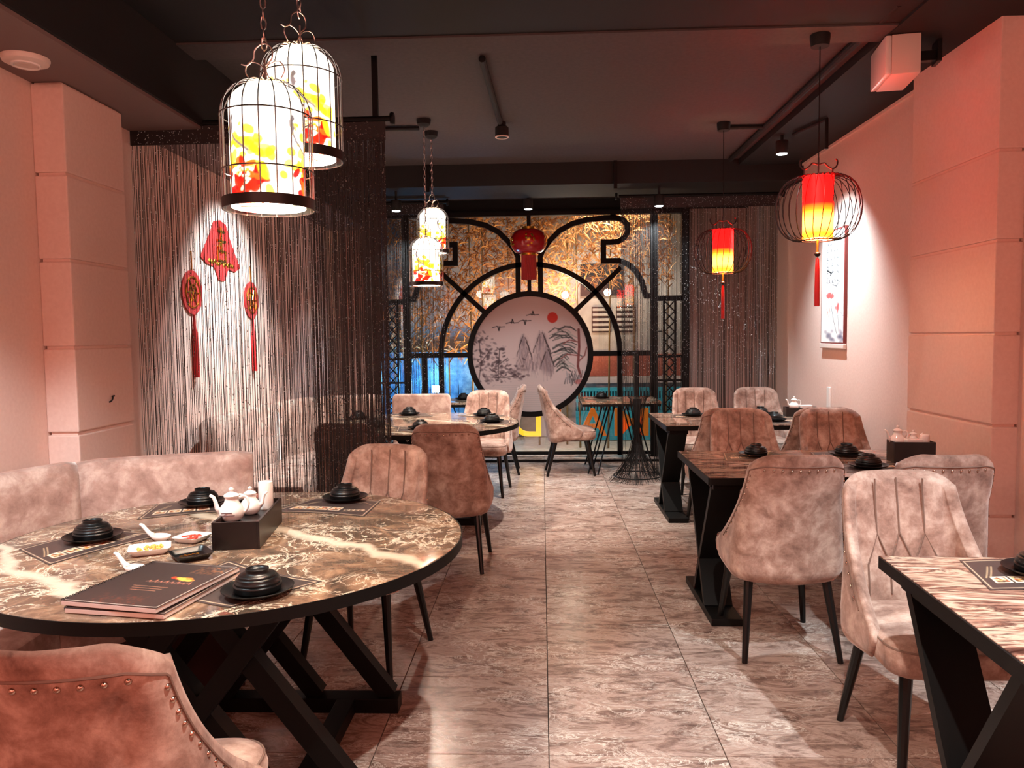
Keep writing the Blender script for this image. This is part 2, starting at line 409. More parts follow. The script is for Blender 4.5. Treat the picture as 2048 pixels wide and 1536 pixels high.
# ================================================================== WINDOW WALL
wy = 9.0; CX, CZ = -.14, 1.21
win = thing('window_1', '', 'window', (0, 0, 0)); win['kind'] = 'structure'; del win['label']; del win['category']
K = M['black']
pane = ob('pane', G().box((-.16, wy+.06, 1.42), (3.70, .008, 2.82)), M['glass'], win)
def bar(name, pts, w=.058, d=.06, closed=False): return ob(name, barg(pts, w, wy, d, closed), K, win, smooth=30)
bar('ring', arc(CX, CZ, .705, 0, 360, 72)[:-1], .062, .07, True)
bar('arch', [(CX-1.045, .02)]+arc(CX, CZ, 1.045, 180, 0, 48)+[(CX+1.045, .02)])
for s in (-1, 1):
    mx = lambda x: CX+s*x
    bar('crossbar', [(mx(.735), CZ), (mx(1.41), CZ)], .058)
    bar('brace', [(mx(.53), CZ+.50), (mx(1.06), CZ+.99)], .055)
    # petal: from the ring up, out, then curling into the hook
    pts = [(mx(.13), CZ+.70), (mx(.13), CZ+1.13)]
    pts += [(mx(a), CZ+b) for a, b in ((.16, 1.20), (.24, 1.31), (.35, 1.42), (.5, 1.50), (.68, 1.545), (.88, 1.56), (1.0, 1.56))]
    pts += [(mx(a), CZ+b) for a, b in ((1.08, 1.54), (1.135, 1.48), (1.14, 1.40), (1.10, 1.33), (1.03, 1.29), (.96, 1.285), (.86, 1.285), (.86, 1.07), (1.04, 1.07))]
    pts += [(mx(a), CZ+b) for a, b in ((1.14, 1.03), (1.23, .95), (1.30, .83), (1.335, .70), (1.35, .66), (1.41, .66))]
    bar('petal', pts, .06)
    bar('mullion', [(mx(.97), CZ+1.58), (mx(.97), CZ+1.63)], .06)
    bar('stud_bar', [(mx(1.24), CZ-.03), (mx(1.24), .02)], .055)
    bar('post', [(mx(1.44), 0), (mx(1.44), 2.86)], .08, .08)
    bar('post', [(mx(1.80), 0), (mx(1.80), 2.86)], .08, .08)
    bar('lattice_head', [(mx(1.48), CZ+.63), (mx(1.76), CZ+.63)], .06)
    bar('lattice_rail', [(mx(1.48), CZ-.04), (mx(1.76), CZ-.04)], .03)
    bar('lattice_rail', [(mx(1.48), CZ-.32), (mx(1.76), CZ-.32)], .02)
    for x in (1.555, 1.685): bar('lattice_bar', [(mx(x), .05), (mx(x), CZ+.61)], .022, .04)
    lz = [CZ+.60-.119*i for i in range(15)]
    for k in (1, -1):
        for i in range(14):
            if lz[i+1] < .06: break
            a, b = (1.562, 1.678) if (i % 2 == 0) == (k == 1) else (1.678, 1.562)
            bar('lattice_strip', [(mx(a), lz[i]), (mx(b), lz[i+1])], .013, .025)
    if s == 1: bar('lattice_bar', [(mx(1.48), CZ+.25), (mx(1.555), CZ+.25)], .012, .02)
bar('mullion', [(CX, CZ+.735), (CX, CZ+1.63)], .045)
bar('head_rail', [(CX-1.84, 2.84), (CX+1.84, 2.84)], .06, .09)
bar('sill_rail', [(CX-1.84, .045), (CX+1.84, .045)], .035, .06)
ob('floor_rail', G().box((CX, 8.63, .012), (3.6, .03, .024)), K, win)

# round ink landscape panel
N = 250
cv = Cv(N, N, (216, 188, 182))
cv.put(np.clip((cv.Y/N-.55)*1.2, 0, .7), (196, 182, 176))
q = N/250.
def tree_blobs(cx, cy, n, sx, sy, col, r=(3, 7), al=.75):
    for _ in range(n):
        a = RN.randn(2); cv.ell(cx+a[0]*sx, cy+a[1]*sy, RN.uniform(*r)*1.15, RN.uniform(*r)*.62, col, al*RN.uniform(.35, 1), RN.uniform(-.9, .9), .5)
for cx, top, bot, w in ((112, 82, 160, 24), (148, 76, 150, 30), (160, 112, 160, 18)):
    for k in range(16):
        t = k/15.; cv.ell(cx+RN.uniform(-2, 2), top+(bot-top)*t*.9+8, w*(.35+.65*t**.6), 10, (150, 122, 120), .22, 0, .7)
    for k in range(60):
        t = RN.rand(); x = cx+(RN.rand()-.5)*2*w*(t*.8+.15); y = top+(bot-top)*t
        c = RN.choice([120, 140, 165]); cv.line([(x, y), (x+RN.uniform(-5, 5), y+RN.uniform(10, 22))], RN.uniform(1, 2.6), (c, c-22, c-20), .55)
    for k in range(14):
        t = RN.rand()*.5; sd = RN.choice([-1, 1]); x = cx+sd*w*t; y = top+(bot-top)*t
        cv.line([(x, y), (x+sd*4, y+8), (x+sd*5, y+15)], 1.6, (70, 52, 52), .7)
cv.ell(128, 172, 60, 18, (206, 184, 178), .85, 0, .9)
for cx, cy, n, sx, sy in ((22, 92, 16, 12, 8), (25, 118, 26, 14, 12), (30, 145, 26, 16, 12), (60, 122, 14, 7, 12), (62, 146, 30, 18, 10), (82, 158, 22, 14, 7), (55, 172, 26, 22, 6), (100, 170, 10, 8, 4)):
    tree_blobs(cx, cy, n, sx, sy, (70, 50, 54), (3, 6)); tree_blobs(cx+3, cy+4, n//3, sx, sy, (168, 140, 142), (2, 4), .7)
for p in ([(18, 180), (24, 140), (20, 95)], [(58, 178), (60, 140), (62, 112)], [(24, 140), (40, 118)], [(60, 145), (78, 132)], [(30, 170), (70, 172), (100, 168)]): cv.line(p, 2, (60, 42, 44), .7)
for k in range(40):
    t = RN.rand(); y0 = 68+t*95; x0 = 160+abs(t-.2)*20+RN.rand()*20; L = RN.uniform(25, 48)
    if 128 < y0: L *= .7
    pts = [(x0, y0+5), (x0+L*.4, y0-2+RN.uniform(-2, 2)), (x0+L*.75, y0-1), (x0+L, y0+5)]
    cv.line(pts, 2.2, (58, 56, 54) if k % 3 else (170, 160, 150), .75)
cv.line([(224, 75), (225, 110), (222, 150), (228, 172)], 5, (118, 52, 48), .9)
for p in ([(222, 100), (205, 96), (192, 104)], [(222, 128), (200, 125), (188, 134)], [(224, 140), (236, 128), (240, 112)]): cv.line(p, 2.5, (128, 62, 56), .85)
for k in range(40):
    x = RN.uniform(195, 240); y = RN.uniform(158, 178); c = RN.choice([70, 110, 160]); cv.line([(x, y), (x+RN.uniform(-4, 4), y+12)], 2, (c, c-10, c-10), .7)
cv.ell(226, 182, 12, 6, (196, 92, 88), .6)
for y in range(188, 235, 4): cv.line([(40+RN.rand()*40, y), (170+RN.rand()*40, y)], 1, (170, 156, 152), .4)
cv.ell(171, 50, 11.5, 11.5, (206, 40, 22), 1, 0, .12)
for x, y, k in ((130, 44, 1), (88, 60, 1), (114, 56, -1), (60, 68, -1)):
    cv.line([(x-12, y+1), (x-3, y-1.5), (x+4, y), (x+13, y-.5)], 1.6, (50, 36, 38), .9); cv.line([(x-1, y), (x+1, y-7*k), (x+3, y-1)], 2.2, (40, 30, 32), .9)
cv.line([(140, 205), (160, 205)], 1.2, (80, 66, 66), .8); cv.line([(150, 200), (151, 210)], 2.4, (60, 48, 50), .9)
pn = thing('round_painting_panel', 'round ink landscape panel with red sun, cranes and pines inside the black window ring', 'painting', (CX, wy, CZ))
painted('painting', cv, lambda u, v: ((u-.5)*1.42, -.012+0*u, (v-.5)*1.42), M['canvas'], pn, lambda u, v: np.hypot(u-.5, v-.5) < .4935)
ob('backing', (G().add(latheg([(.69, 0), (.69, .012)], 64), Matrix.Rotation(R(90), 4, 'X') @ Matrix.Translation((0, 0, -.004)))), M['paper'], pn, smooth=30)

# ================================================================== OUTSIDE
st_ = struct('ground', G().box((0, 10.1, -.06), (5.6, 1.95, .10)), noisy('street_paving', [(.3, rgb(196, 180, 160)), (.7, rgb(226, 212, 194))], 12, 4, .5))
brk = noisy('terracotta', [(.3, rgb(150, 74, 56)), (.7, rgb(176, 92, 70))], 50, 3, .8)
conc = noisy('street_concrete', [(.3, rgb(150, 142, 136)), (.7, rgb(176, 168, 160))], 8, 4, .8)
teal = mat('teal_plastic', rgb(50, 180, 205), .4)
blu = noisy('blue_board', [(.35, rgb(60, 110, 150)), (.65, rgb(110, 160, 190))], 16, 6, .3)
bd = thing('neighbour_building', 'grey concrete house front across the lane with louvred vents and terracotta band', 'building', (0, 0, 0))
ob('wall', G().box((.6, 10.95, 2.0), (5.2, .1, 4.0)), conc, bd)
ob('terracotta_band', G().box((1.35, 10.84, 1.0), (1.9, .1, .30)), brk, bd)
ob('ledge', G().box((1.35, 10.80, .80), (1.9, .2, .09)), M['cream'], bd)
for x0 in (.72, 1.06):
    v_ = ob('vent', G().box((x0+.12, 10.885, 1.64), (.27, .03, .36)), M['blackpaint'], bd)
    for k in range(5): ob('slat', boxg((x0+.12, 10.862, 1.50+.07*k), (.25, .02, .036), 0, .004), conc, v_)
ob('window', G().box((.85, 10.88, 2.2), (.6, .04, .45)), M['blackpaint'], bd)
ob('doorway', G().box((.12, 10.86, .5), (.30, .1, 1.0)), M['cream'], bd)
fe = thing('crate_screen', 'teal slotted plastic screen standing across the lane below the white ledge', 'screen', (0, 0, 0))
ob('board', G().box((1.2, 10.42, .2), (1.5, .05, .40)), teal, fe)
ob('rail', G().box((1.2, 10.42, .69), (1.5, .05, .05)), teal, fe)
ob('rail', G().box((1.2, 10.42, .54), (1.5, .05, .04)), teal, fe)
ob('backing', G().box((1.2, 10.45, .54), (1.5, .01, .30)), mat('deep_teal', rgb(18, 70, 90), .5), fe)
for k in range(36): ob('slat', boxg((.47+.042*k, 10.42, .54), (.02, .045, .27), 0, .003), teal, fe)
bb = thing('blue_board_wall', 'blue lit board wall behind the left part of the window', 'wall', (0, 0, 0))
for k in range(5): ob('board', boxg((-2.0+.34*k, 10.5, .66), (.335, .05, 1.12), 0, .006), blu, bb)
fl_ = thing('floodlight', 'small blazing white floodlight in front of the blue boards', 'lamp', (-1.38, 9.95, 0))
ob('stake', G().tube([(0, 0, 0), (0, 0, .72)], .012), M['black'], fl_)
ob('head', boxg((0, 0, .75), (.12, .06, .1), 0, .01), M['black'], fl_)
ob('lens', G().box((0, -.034, .75), (.11, .006, .09)), mat('flood_glow', (1, 1, 1, 1), .5, emit=(.75, .97, 1, 1), est=25), fl_)
# bamboo
leafm = noisy('orange_lit_leaf', [(.3, rgb(168, 104, 50)), (.7, rgb(226, 166, 98))], 9, 3, .7, bump=0)  # warm orange lamp light is put into the leaf colour
def bamboo(name, label, x0, x1, z0, z1, n, y0=9.45, y1=10.25):
    t = thing(name, label, 'plant', ((x0+x1)/2, (y0+y1)/2, 0)); ox, oy = t.location[0], t.location[1]
    for k in range(4):
        x = x0+(x1-x0)*(k+.5)/4-ox; y = RN.uniform(y0, y1)-oy
        g = G(); zz = 0; lean = RN.uniform(-.06, .06)
        pts = []; rs = []
        for i in range(13):
            z = i*.25; pts += [(x+lean*z/3, y, z)]; rs += [.014-.0006*i]
        ob('cane', g.tube(pts, rs, 6), mat('cane', rgb(120, 96, 52), .6) if 'cane' not in M else M['cane'], t, smooth=True)
    g = G()
    for i in range(n):
        p = Vector((RN.uniform(x0+.03, x1-.03)-ox, RN.uniform(y0, y1)-oy, z0+(z1-z0)*RN.rand()**.75))
        d = Vector((RN.uniform(-1, 1), RN.uniform(-.5, .5), RN.uniform(-.9, .35))).normalized()
        L = RN.uniform(.08, .19); w = RN.uniform(.006, .011); s_ = d.cross(Vector((RN.uniform(-1, 1), RN.uniform(-1, 1), .3))).normalized()*w
        if not (x0+.02 < p.x+ox+d.x*L < x1-.02): continue
        a, b, c = p, p+d*L*.45, p+d*L+Vector((0, 0, -.25*L))
        nrm = d.cross(s_).normalized()*.002
        g.add(([a, b-s_, b+s_+nrm, c], [(0, 1, 2), (1, 3, 2)]))
    ob('foliage', g, leafm, t, stuff=True)
M['cane'] = mat('bamboo_cane', rgb(120, 96, 52), .6)
bamboo('bamboo', 'bamboo clump with orange lit leaves behind the left side of the window', -2.0, -.70, 1.15, 3.05, 2600, 9.45, 9.76)
bamboo('bamboo', 'bamboo clump with orange lit leaves behind the red palace lantern', -.95, .50, 1.75, 3.05, 2300, 9.84, 10.2)
bamboo('bamboo', 'bamboo clump with orange lit leaves behind the right upper side of the window', .30, 1.7, 2.05, 3.05, 1600, 9.45, 9.76)
# letters fixed to the outside of the glass, read from the street
def letter(ch, x, z, w, h, m, label):
    cu = bpy.data.curves.new('t', 'FONT'); cu.body = ch; cu.extrude = .012; cu.offset = .012; cu.size = 1
    to = bpy.data.objects.new('t', cu); C.objects.link(to); dg = bpy.context.evaluated_depsgraph_get()
    me = bpy.data.meshes.new_from_object(to.evaluated_get(dg)); bpy.data.objects.remove(to)
    V = np.array([v.co for v in me.vertices]); lo, hi = V.min(0), V.max(0)
    P = [(x-(v.co.x-lo[0])/(hi[0]-lo[0])*w, 9.10+v.co.z, z+(v.co.y-lo[1])/(hi[1]-lo[1])*h) for v in me.vertices]
    o = ob('sign_letter', (P, [tuple(p.vertices) for p in me.polygons]), m)
    tag(o, label, 'letter', 'sign letters on the window glass')
ly = mat('yellow_letter', rgb(235, 175, 20), .4, emit=(1, .55, .03, 1), est=1.1)
lo_ = mat('orange_letter', rgb(225, 105, 20), .4, emit=(1, .28, .03, 1), est=.2)
letter('D', -.02, .23, .34, .36, ly, 'yellow mirrored letter D low on the window glass under the round painting')
letter('I', .22, .23, .12, .36, lo_, 'narrow orange letter I low on the glass behind the facing-away chair')
letter('A', .76, .23, .34, .33, lo_, 'orange letter A low on the glass under the back right table')
letter('M', 1.25, .23, .40, .33, lo_, 'orange letter M low on the glass beside the gathered bead strands')

# ================================================================== CHAIRS
def make_chair(label):
    t = thing('dining_chair', label, 'chair')
    # seat cushion
    rings = []
    def ring(z, ins, dome=0):
        o = []
        for x, y in rrect(.475, .47, .09, 7, ins):
            k = 1-.10*(.5-(y/.47)) ; o.append((x*k, y+.015, z))
        return o
    for z, ins in ((.365, .03), (.372, .012), (.385, .0), (.43, -.004), (.452, .002), (.466, .016), (.474, .04), (.480, .09), (.483, .15)): rings.append(ring(z, ins))
    st = ob('seat', loftg(rings), M['velvet'], t, smooth='all')
    ob('seat_cord', G().tube([(x, y, .455) for x, y, _ in ring(0, .004)], .0035, 6, True), M['seam'], st, smooth=True)
    # wrapped back shell
    zb, ztp = .335, .905; nS, nZ = 57, 34; th = .042
    def plan(z):
        tt = min(1, max(0, (z-.46)/.445)); w = .247-.052*tt
        d = .050+.285*(1-tt)**2.1
        if z < .46: d = .335-.10*((.46-z)/.125)**2
        rr = .055
        if z > ztp-rr: w -= rr*.9*(1-math.sqrt(max(0, 1-((z-ztp+rr)/rr)**2)))
        if z < .40: w -= .03*((.40-z)/.065)**2
        yb = -.225-.085*max(0, (z-.44))/.45
        if z < .40: yb += .03*((.40-z)/.065)**2
        return w, d, yb
    def outer(s, z):
        w, d, yb = plan(z); r = min(.10, w*.45, d*.95); bulge = .022
        L = [d-r, r*PI/2, 2*(w-r), r*PI/2, d-r]; tot = sum(L); u = (s+1)/2*tot
        if u < L[0]: return Vector((-w, yb+d-u, z))
        u -= L[0]
        if u < L[1]: a = PI+u/r; return Vector((-w+r+r*math.cos(a), yb+r+r*math.sin(a), z))
        u -= L[1]
        if u < L[2]: x = -(w-r)+u; return Vector((x, yb-bulge*(1-(x/(w-r))**2), z))
        u -= L[2]
        if u < L[3]: a = 1.5*PI+u/r; return Vector((w-r+r*math.cos(a), yb+r+r*math.sin(a), z))
        u -= L[3]; return Vector((w, yb+r+u, z))
    zs = [zb+(ztp-zb)*j/(nZ-1) for j in range(nZ)]; ss = [-1+2*i/(nS-1) for i in range(nS)]
    def surf(s, z):
        q = (z-zb)/(ztp-zb); return outer(s, z+.05*s*s*(1-q)-.045*max(0, (abs(s)-.62)/.38)**1.5*q**5)
    P = [[surf(s, z) for s in ss] for j, z in enumerate(zs)]
    def nrm(j, i):
        a = P[j][min(nS-1, i+1)]-P[j][max(0, i-1)]; b = P[min(nZ-1, j+1)][i]-P[max(0, j-1)][i]
        return b.cross(a).normalized()      # points inwards
    Q = []
    for j in range(nZ):
        row = []
        for i in range(nS):
            p = P[j][i]; a = P[j][min(nS-1, i+1)]-P[j][max(0, i-1)]; n = Vector((-a.y, a.x, 0)).normalized()   # points inwards
            e = min(1, (1-abs(ss[i]))/.06, (nZ-1-j)/2.2); k = .55+.45*math.sqrt(max(0, 1-(1-e)**2))
            tk = th
            if abs(p.x) < .19 and p.z > .46: tk += .0065*abs(math.sin(PI*p.x/.085))*min(1, (.19-abs(p.x))/.05)
            row.append(p+n*tk*k)
        Q.append(row)
    v = [p for r in P for p in r]+[p for r in Q for p in r]; f = []; o2 = nS*nZ
    for j in range(nZ-1):
        for i in range(nS-1):
            a = j*nS+i; f.append((a, a+1, a+nS+1, a+nS)); f.append((o2+a, o2+a+nS, o2+a+nS+1, o2+a+1))
    # rounded rim
    border = [(0, i) for i in range(nS)]+[(j, nS-1) for j in range(1, nZ)]+[(nZ-1, i) for i in range(nS-2, -1, -1)]+[(j, 0) for j in range(nZ-2, 0, -1)]
    mid = []
    for (j, i) in border:
        out = Vector((0, 0, 0)); 
        if j == nZ-1: out += Vector((0, 0, .014))
        if j == 0: out += Vector((0, 0, -.006))
        if i in (0, nS-1): out += Vector((0, .012, 0))
        mid.append(len(v)); v.append((P[j][i]+Q[j][i])/2+out)
    nb = len(border)
    for k in range(nb):
        l = (k+1) % nb; a = border[k][0]*nS+border[k][1]; b = border[l][0]*nS+border[l][1]
        f.append((a, b, mid[l], mid[k])); f.append((mid[k], mid[l], o2+b, o2+a))
    bk = ob('backrest', (v, f), M['velvet'], t, smooth='all')
    # stitched seams on the front of the back
    def inner(x, z, k=.002):
        w, d, yb = plan(z); return Vector((x, yb-.022*(1-(x/(w-.1 if w > .15 else .05))**2)*(1 if abs(x) < w-.1 else 0)+th+.0065*abs(math.sin(PI*x/.085))*min(1, (.19-abs(x))/.05)+k, z))
    g = G()
    for xc in (-.085, 0, .085):
        g.tube([inner(xc, z) for z in np.linspace(.895, .70, 8)], .0032, 5)
        for s in (-1, 1):
            xs = [(xc, .70), (xc+s*.02, .65), (xc+s*.0425, .595), (xc+s*.0425, .53), (xc+s*.0425, .49)]
            g.tube([inner(x, z) for x, z in xs], .0032, 5)
    ob('seam', g, M['seam'], bk, smooth=True)
    # rim cord and studs on the outside
    ed = []
    for z in np.linspace(.47, .868, 13): ed.append((-1, z))
    path = [(-.90, z) for z in np.linspace(.47, .862, 14)]+[(s, .868) for s in np.linspace(-.885, .885, 41)]+[(.90, z) for z in np.linspace(.862, .47, 14)]
    g = G()
    def off(q, k=.0008):
        s_, z_ = q; a = surf(s_+.01, z_)-surf(s_-.01, z_); b = surf(s_, z_+.004)-surf(s_, z_-.004); n = a.cross(b).normalized()
        return surf(s_, z_)+n*(k if n.y < .3 or abs(n.x) > .5 else -k)
    g.tube([off(p) for p in path], .0028, 5); ob('back_cord', g, M['seam'], bk, smooth=True)
    spots = []
    for z in np.linspace(.50, .835, 11):
        for s in (-.86, .86): spots.append((s, z))
    for s in np.linspace(-.62, .62, 9): spots.append((s, .852))
    return t, bk, [off(p, -.0005) for p in spots]
def studg(c, r=.0062):
    v, f = latheg([(r, 0), (r*.92, r*.35), (r*.55, r*.75), (.0005, r*.9)], 8)
    d = Vector((c.x*.8, -1, 0)).normalized() if abs(c.x) < .17 else Vector((1 if c.x > 0 else -1, -.55, 0)).normalized()
    return (v, f), Matrix.Translation(c) @ d.to_track_quat('Z', 'Y').to_matrix().to_4x4()
chair, bk0, spots = make_chair('chair')
g = G()
for p in spots:
    vf, mm = studg(p); g.add(vf, mm)
stuff_studs = ob('nailheads', g, M['stud'], bk0, smooth=True, stuff=True)
for sx in (-1, 1):
    for sy in (-1, 1):
        ob('leg', G().tube([(sx*.165, sy*.16+.01, .372), (sx*.205, sy*.225+(.01 if sy > 0 else -.02), 0)], [.021, .0125], 10), M['legs'], chair, smooth=30)
ob('seat_frame', boxg((0, .01, .362), (.36, .36, .022), 0, .004), M['legs'], chair)
# the near chair at the bottom left shows each nailhead singly
near = copy_tree(chair)
bkn = [o for o in kids(near) if o.name.startswith('backrest')][0]
for o in kids(bkn):
    if o.name.startswith('nailheads'): bpy.data.objects.remove(o)
first = None
for p in spots:
    (v, f), mm = studg(p, .0068)
    o = ob('nailhead', ([mm @ Vector(q) for q in v], f), M['stud'], bkn, smooth=True)
near.location = (-.875, 1.53, 0); near.rotation_euler = (0, 0, R(5)); near['label'] = 'reddish velvet chair in the bottom left corner, nailhead back to the viewer'; near['group'] = 'velvet dining chairs'
chairs = [
 (1.07, 3.53, 0, 'velvet chair with studded back nearest the aisle at the middle right table'),
 (1.68, 3.52, 0, 'studded velvet chair back partly hidden behind the pale chair by the pillar'),
 (1.33, 4.93, 180, 'velvet chair facing the viewer behind the middle right table, aisle half'),
 (1.92, 4.93, 180, 'velvet chair facing the viewer behind the middle right table, wall half'),
 (1.30, 5.60, 0, 'studded chair back at the near side of the far right table, aisle half'),
 (1.93, 5.60, 0, 'studded chair back below the white teapot at the far right table'),
 (1.43, 7.02, 180, 'velvet chair facing the viewer behind the far right table, aisle half'),
 (2.00, 7.02, 180, 'velvet chair facing the viewer behind the far right table, wall half'),
 (1.29, 2.55, 180, 'pale grey velvet chair with quilted back at the near right striped table'),
 (-.79, 3.33, 168, 'velvet chair facing the viewer at the far right of the near round table'),
 (-.57, 4.78, -2, 'studded chair back beside the curtain end at the far round table'),
 (-1.17, 4.86, -6, 'dark velvet chair back seen through the bead curtain at the far round table'),
 (-.54, 6.95, 174, 'velvet chair facing the viewer behind the far round table'),
 (-.50, 8.0, 92, 'velvet chair in profile facing left before the round painting'),
 (.28, 7.93, -88, 'pale velvet chair in profile facing right before the round painting')]
for i, (x, y, a, lb) in enumerate(chairs):
    c = chair if i == 0 else copy_tree(chair)
    c.location = (x, y, 0); c.rotation_euler = (0, 0, R(a)); c['label'] = lb; c['group'] = 'velvet dining chairs'

# ================================================================== TABLES
def round_table(x, y, label, rz):
    t = thing('round_table', label, 'table', (x, y, 0), R(rz), 'round marble tables'); Rr_ = .78
    ob('marble_top', latheg([(Rr_-.004, .735), (Rr_-.004, .7475), (Rr_-.007, .75)], 96), M['marble'], t, smooth=30)
    ob('rim', shellg([(Rr_-.06, .714), (Rr_, .714), (Rr_, .7485), (Rr_-.0035, .7485), (Rr_-.0035, .734), (Rr_-.06, .734), (Rr_-.06, .714)], 96), M['black'], t, smooth=30)
    ob('top_support', G().box((0, 0, .706), (.9, .9, .054)), M['black'], t)
    for sy in (-1, 1):
        yy = sy*.30
        for a, b in ((-.02, .46), (-.30, .18)):
            for s in (-1, 1):
                ob('base_bar', barg([(s*a, .68), (s*b, .055)], .062, yy+.012*s, .06), M['black'], t)
        ob('base_rail', boxg((0, yy, .028), (1.0, .075, .056), 0, .003), M['black'], t)
    for sx in (-1, 1): ob('base_rail', boxg((sx*.30, 0, .028), (.07, .55, .054), 0, .003), M['black'], t)
    return t
round_table(-1.06, 2.555, 'large round brown marble table in the left foreground with menu and condiments', 0)
round_table(-.97, 6.05, 'round brown marble table behind the bead curtain under two birdcage lanterns', 0)
def rect_table(x0, x1, y0, y1, label, rz=0):
    w, d = x1-x0, y1-y0
    t = thing('dining_table', label, 'table', ((x0+x1)/2, (y0+y1)/2, 0), R(rz), 'striped rectangular tables')
    ob('striped_top', boxg((0, 0, .7375), (w-.012, d-.012, .025), 0, .002), M['zebra'], t)
    ob('edge_frame', G().add(loftg([[(x, y, z) for x, y in rrect(ww, dd, .012, 2)] for ww, dd, z in ((w-.05, d-.05, .714), (w, d, .714), (w, d, .748), (w-.011, d-.011, .748), (w-.011, d-.011, .726), (w-.05, d-.05, .726))], False)), M['black'], t)
    for s in (-1, 1):
        xx = s*(w/2-.11)
        for a, b in ((-.30, .14), (.30, -.14)):
            g = G(); p0, p1 = Vector((xx, a*d/.85, .70)), Vector((xx, b*d/.85, .03)); dr = (p1-p0).normalized(); nn = Vector((0, -dr.z, dr.y))*.016
            xa = .07+(.0015 if a > 0 else 0); ring = lambda p: [p-nn+Vector((-xa, 0, 0)), p+nn+Vector((-xa, 0, 0)), p+nn+Vector((xa, 0, 0)), p-nn+Vector((xa, 0, 0))]
            ob('leg_plank', loftg([ring(p0), ring(p1)]), M['black'], t)
        ob('foot_rail', boxg((xx, 0, .018), (.15, d*.80, .036), 0, .003), M['black'], t)
        ob('top_rail', G().box((xx, 0, .70), (.14, d*.80, .048)), M['black'], t)
    return t
rect_table(.99, 2.20, 1.49, 2.31, 'striped stone table cut off by the right lower edge of the picture', -3)
rect_table(.78, 2.03, 3.62, 4.47, 'striped stone table with a black condiment tray against the pillar')
rect_table(.91, 2.28, 5.68, 6.64, 'striped stone table by the right wall under the smaller red lantern')
def small_table(x0, x1, y0, y1, label):
    w, d = x1-x0, y1-y0
    t = thing('window_table', label, 'table', ((x0+x1)/2, (y0+y1)/2, 0), 0, 'small window tables')
    ob('table_top', boxg((0, 0, .738), (w, d, .024), 0, .003), M['marble'], t)
    ob('edge_frame', G().box((0, 0, .713), (w-.006, d-.006, .026)), M['black'], t)
    for sx in (-1, 1):
        for sy in (-1, 1):
            a = (sx*(w/2-.26), sy*(d/2-.12), .70)
            g = G(); b = (sx*(w/2-.06), sy*(d/2-.05), .006)
            g.tube([a, b, (sx*(w/2-.16), sy*(d/2-.03), .006), (a[0]-sx*.08, a[1], .70)], .008, 6); ob('hairpin_leg', g, M['black'], t, smooth=True)
    return t
small_table(.40, 1.20, 7.78, 8.45, 'small square table by the window right of the painting on hairpin legs')
small_table(-1.55, -.72, 7.84, 8.42, 'small square table by the window left of the painting')

# banquettes
def banquette(x, y, label, ex=0):
    t = thing('banquette', label, 'banquette', (x, y, 0), 0, 'curved velvet banquettes')
    segs = [((-1.17, -1.15), (-1.17, .18)), ((-1.17, .20), (-.99, .72)), ((-.975, .735), (-.30-ex, 1.0-.38*ex))]
    for (x0, y0), (x1, y1) in segs:
        n = 10; L = math.hypot(x1-x0, y1-y0); dx, dy = (x1-x0)/L, (y1-y0)/L; nx, ny = dy, -dx    # inward normal
        prof = [(-.02, .10), (-.025, .45), (-.03, .82), (-.02, .885), (.01, .912), (.045, .90), (.065, .86), (.075, .7), (.085, .5), (.09, .42), (.09, .10)]
        rings = []
        for i in range(n+1):
            u = i/n*L; e = min(1, min(u, L-u)/.03+.25); k = math.sqrt(max(0, 1-(1-e)**2))
            bow = .02*math.sin(PI*u/L)
            rings.append([(x0+dx*u+nx*((p-.03)*k+.03-bow), y0+dy*u+ny*((p-.03)*k+.03-bow), .10+(z-.10)*(.97+.03*k)) for p, z in prof])
        ob('backrest', loftg(rings), M['velvet2'], t, smooth='all')
    poly_in = [(-.52, -1.10), (-.60, -.30), (-.62, .02), (-.46, .34), (-.13, .56)]
    poly_out = [(-1.075, -1.10), (-1.07, -.30), (-1.07, .15), (-.88, .63), (-.28, .87)]
    for k in range(4):
        a = poly_in[k:k+2]; b = poly_out[k:k+2]
        if k == 0 and False: continue
        pl = [Vector(a[0]), Vector(a[1]), Vector(b[1]), Vector(b[0])]; c = sum(pl, Vector((0, 0)))/4
        def sh(f, z): return [(c.x+(p.x-c.x)*f, c.y+(p.y-c.y)*f, z) for p in pl]
        ob('seat', loftg([sh(.97, .30), sh(.995, .32), sh(.995, .43), sh(.97, .455), sh(.9, .465)]), M['velvet2'], t, smooth=35)
    pl = [Vector(p) for p in poly_in]+[Vector(p) for p in poly_out[::-1]]; c = Vector((-.85, -.1))
    ob('plinth', loftg([[(c.x+(p.x-c.x)*.93, c.y+(p.y-c.y)*.95, z) for p in pl] for z in (0, .30)]), mat('plinth', rgb(60, 34, 32), .7), t)
    return t
banquette(-1.06, 2.52, 'curved taupe velvet banquette wrapping the near round table by the left pillar')
bq = banquette(-1.05, 6.02, 'curved velvet banquette along the left wall behind the bead curtain', .14)
t = thing('bench', 'small velvet bench unit with square back standing behind the far round table', 'bench', (-1.12, 7.08, 0))
ob('backrest', loftg([[(x*k, -.02+y, z) for x, y in rrect(.54, .10, .03, 4)] for z, k in ((.30, .96), (.34, 1), (.84, 1), (.885, .97), (.90, .9))]), M['velvet2'], t, smooth='all')
ob('seat', boxg((0, -.20, .40), (.52, .26, .12), 0, .02), M['velvet2'], t, smooth=30)
for sx in (-1, 1):
    for yy in (-.28, 0): ob('leg', G().tube([(sx*.22, yy, .345), (sx*.22, yy, 0)], .014, 8), M['legs'], t, smooth=30)

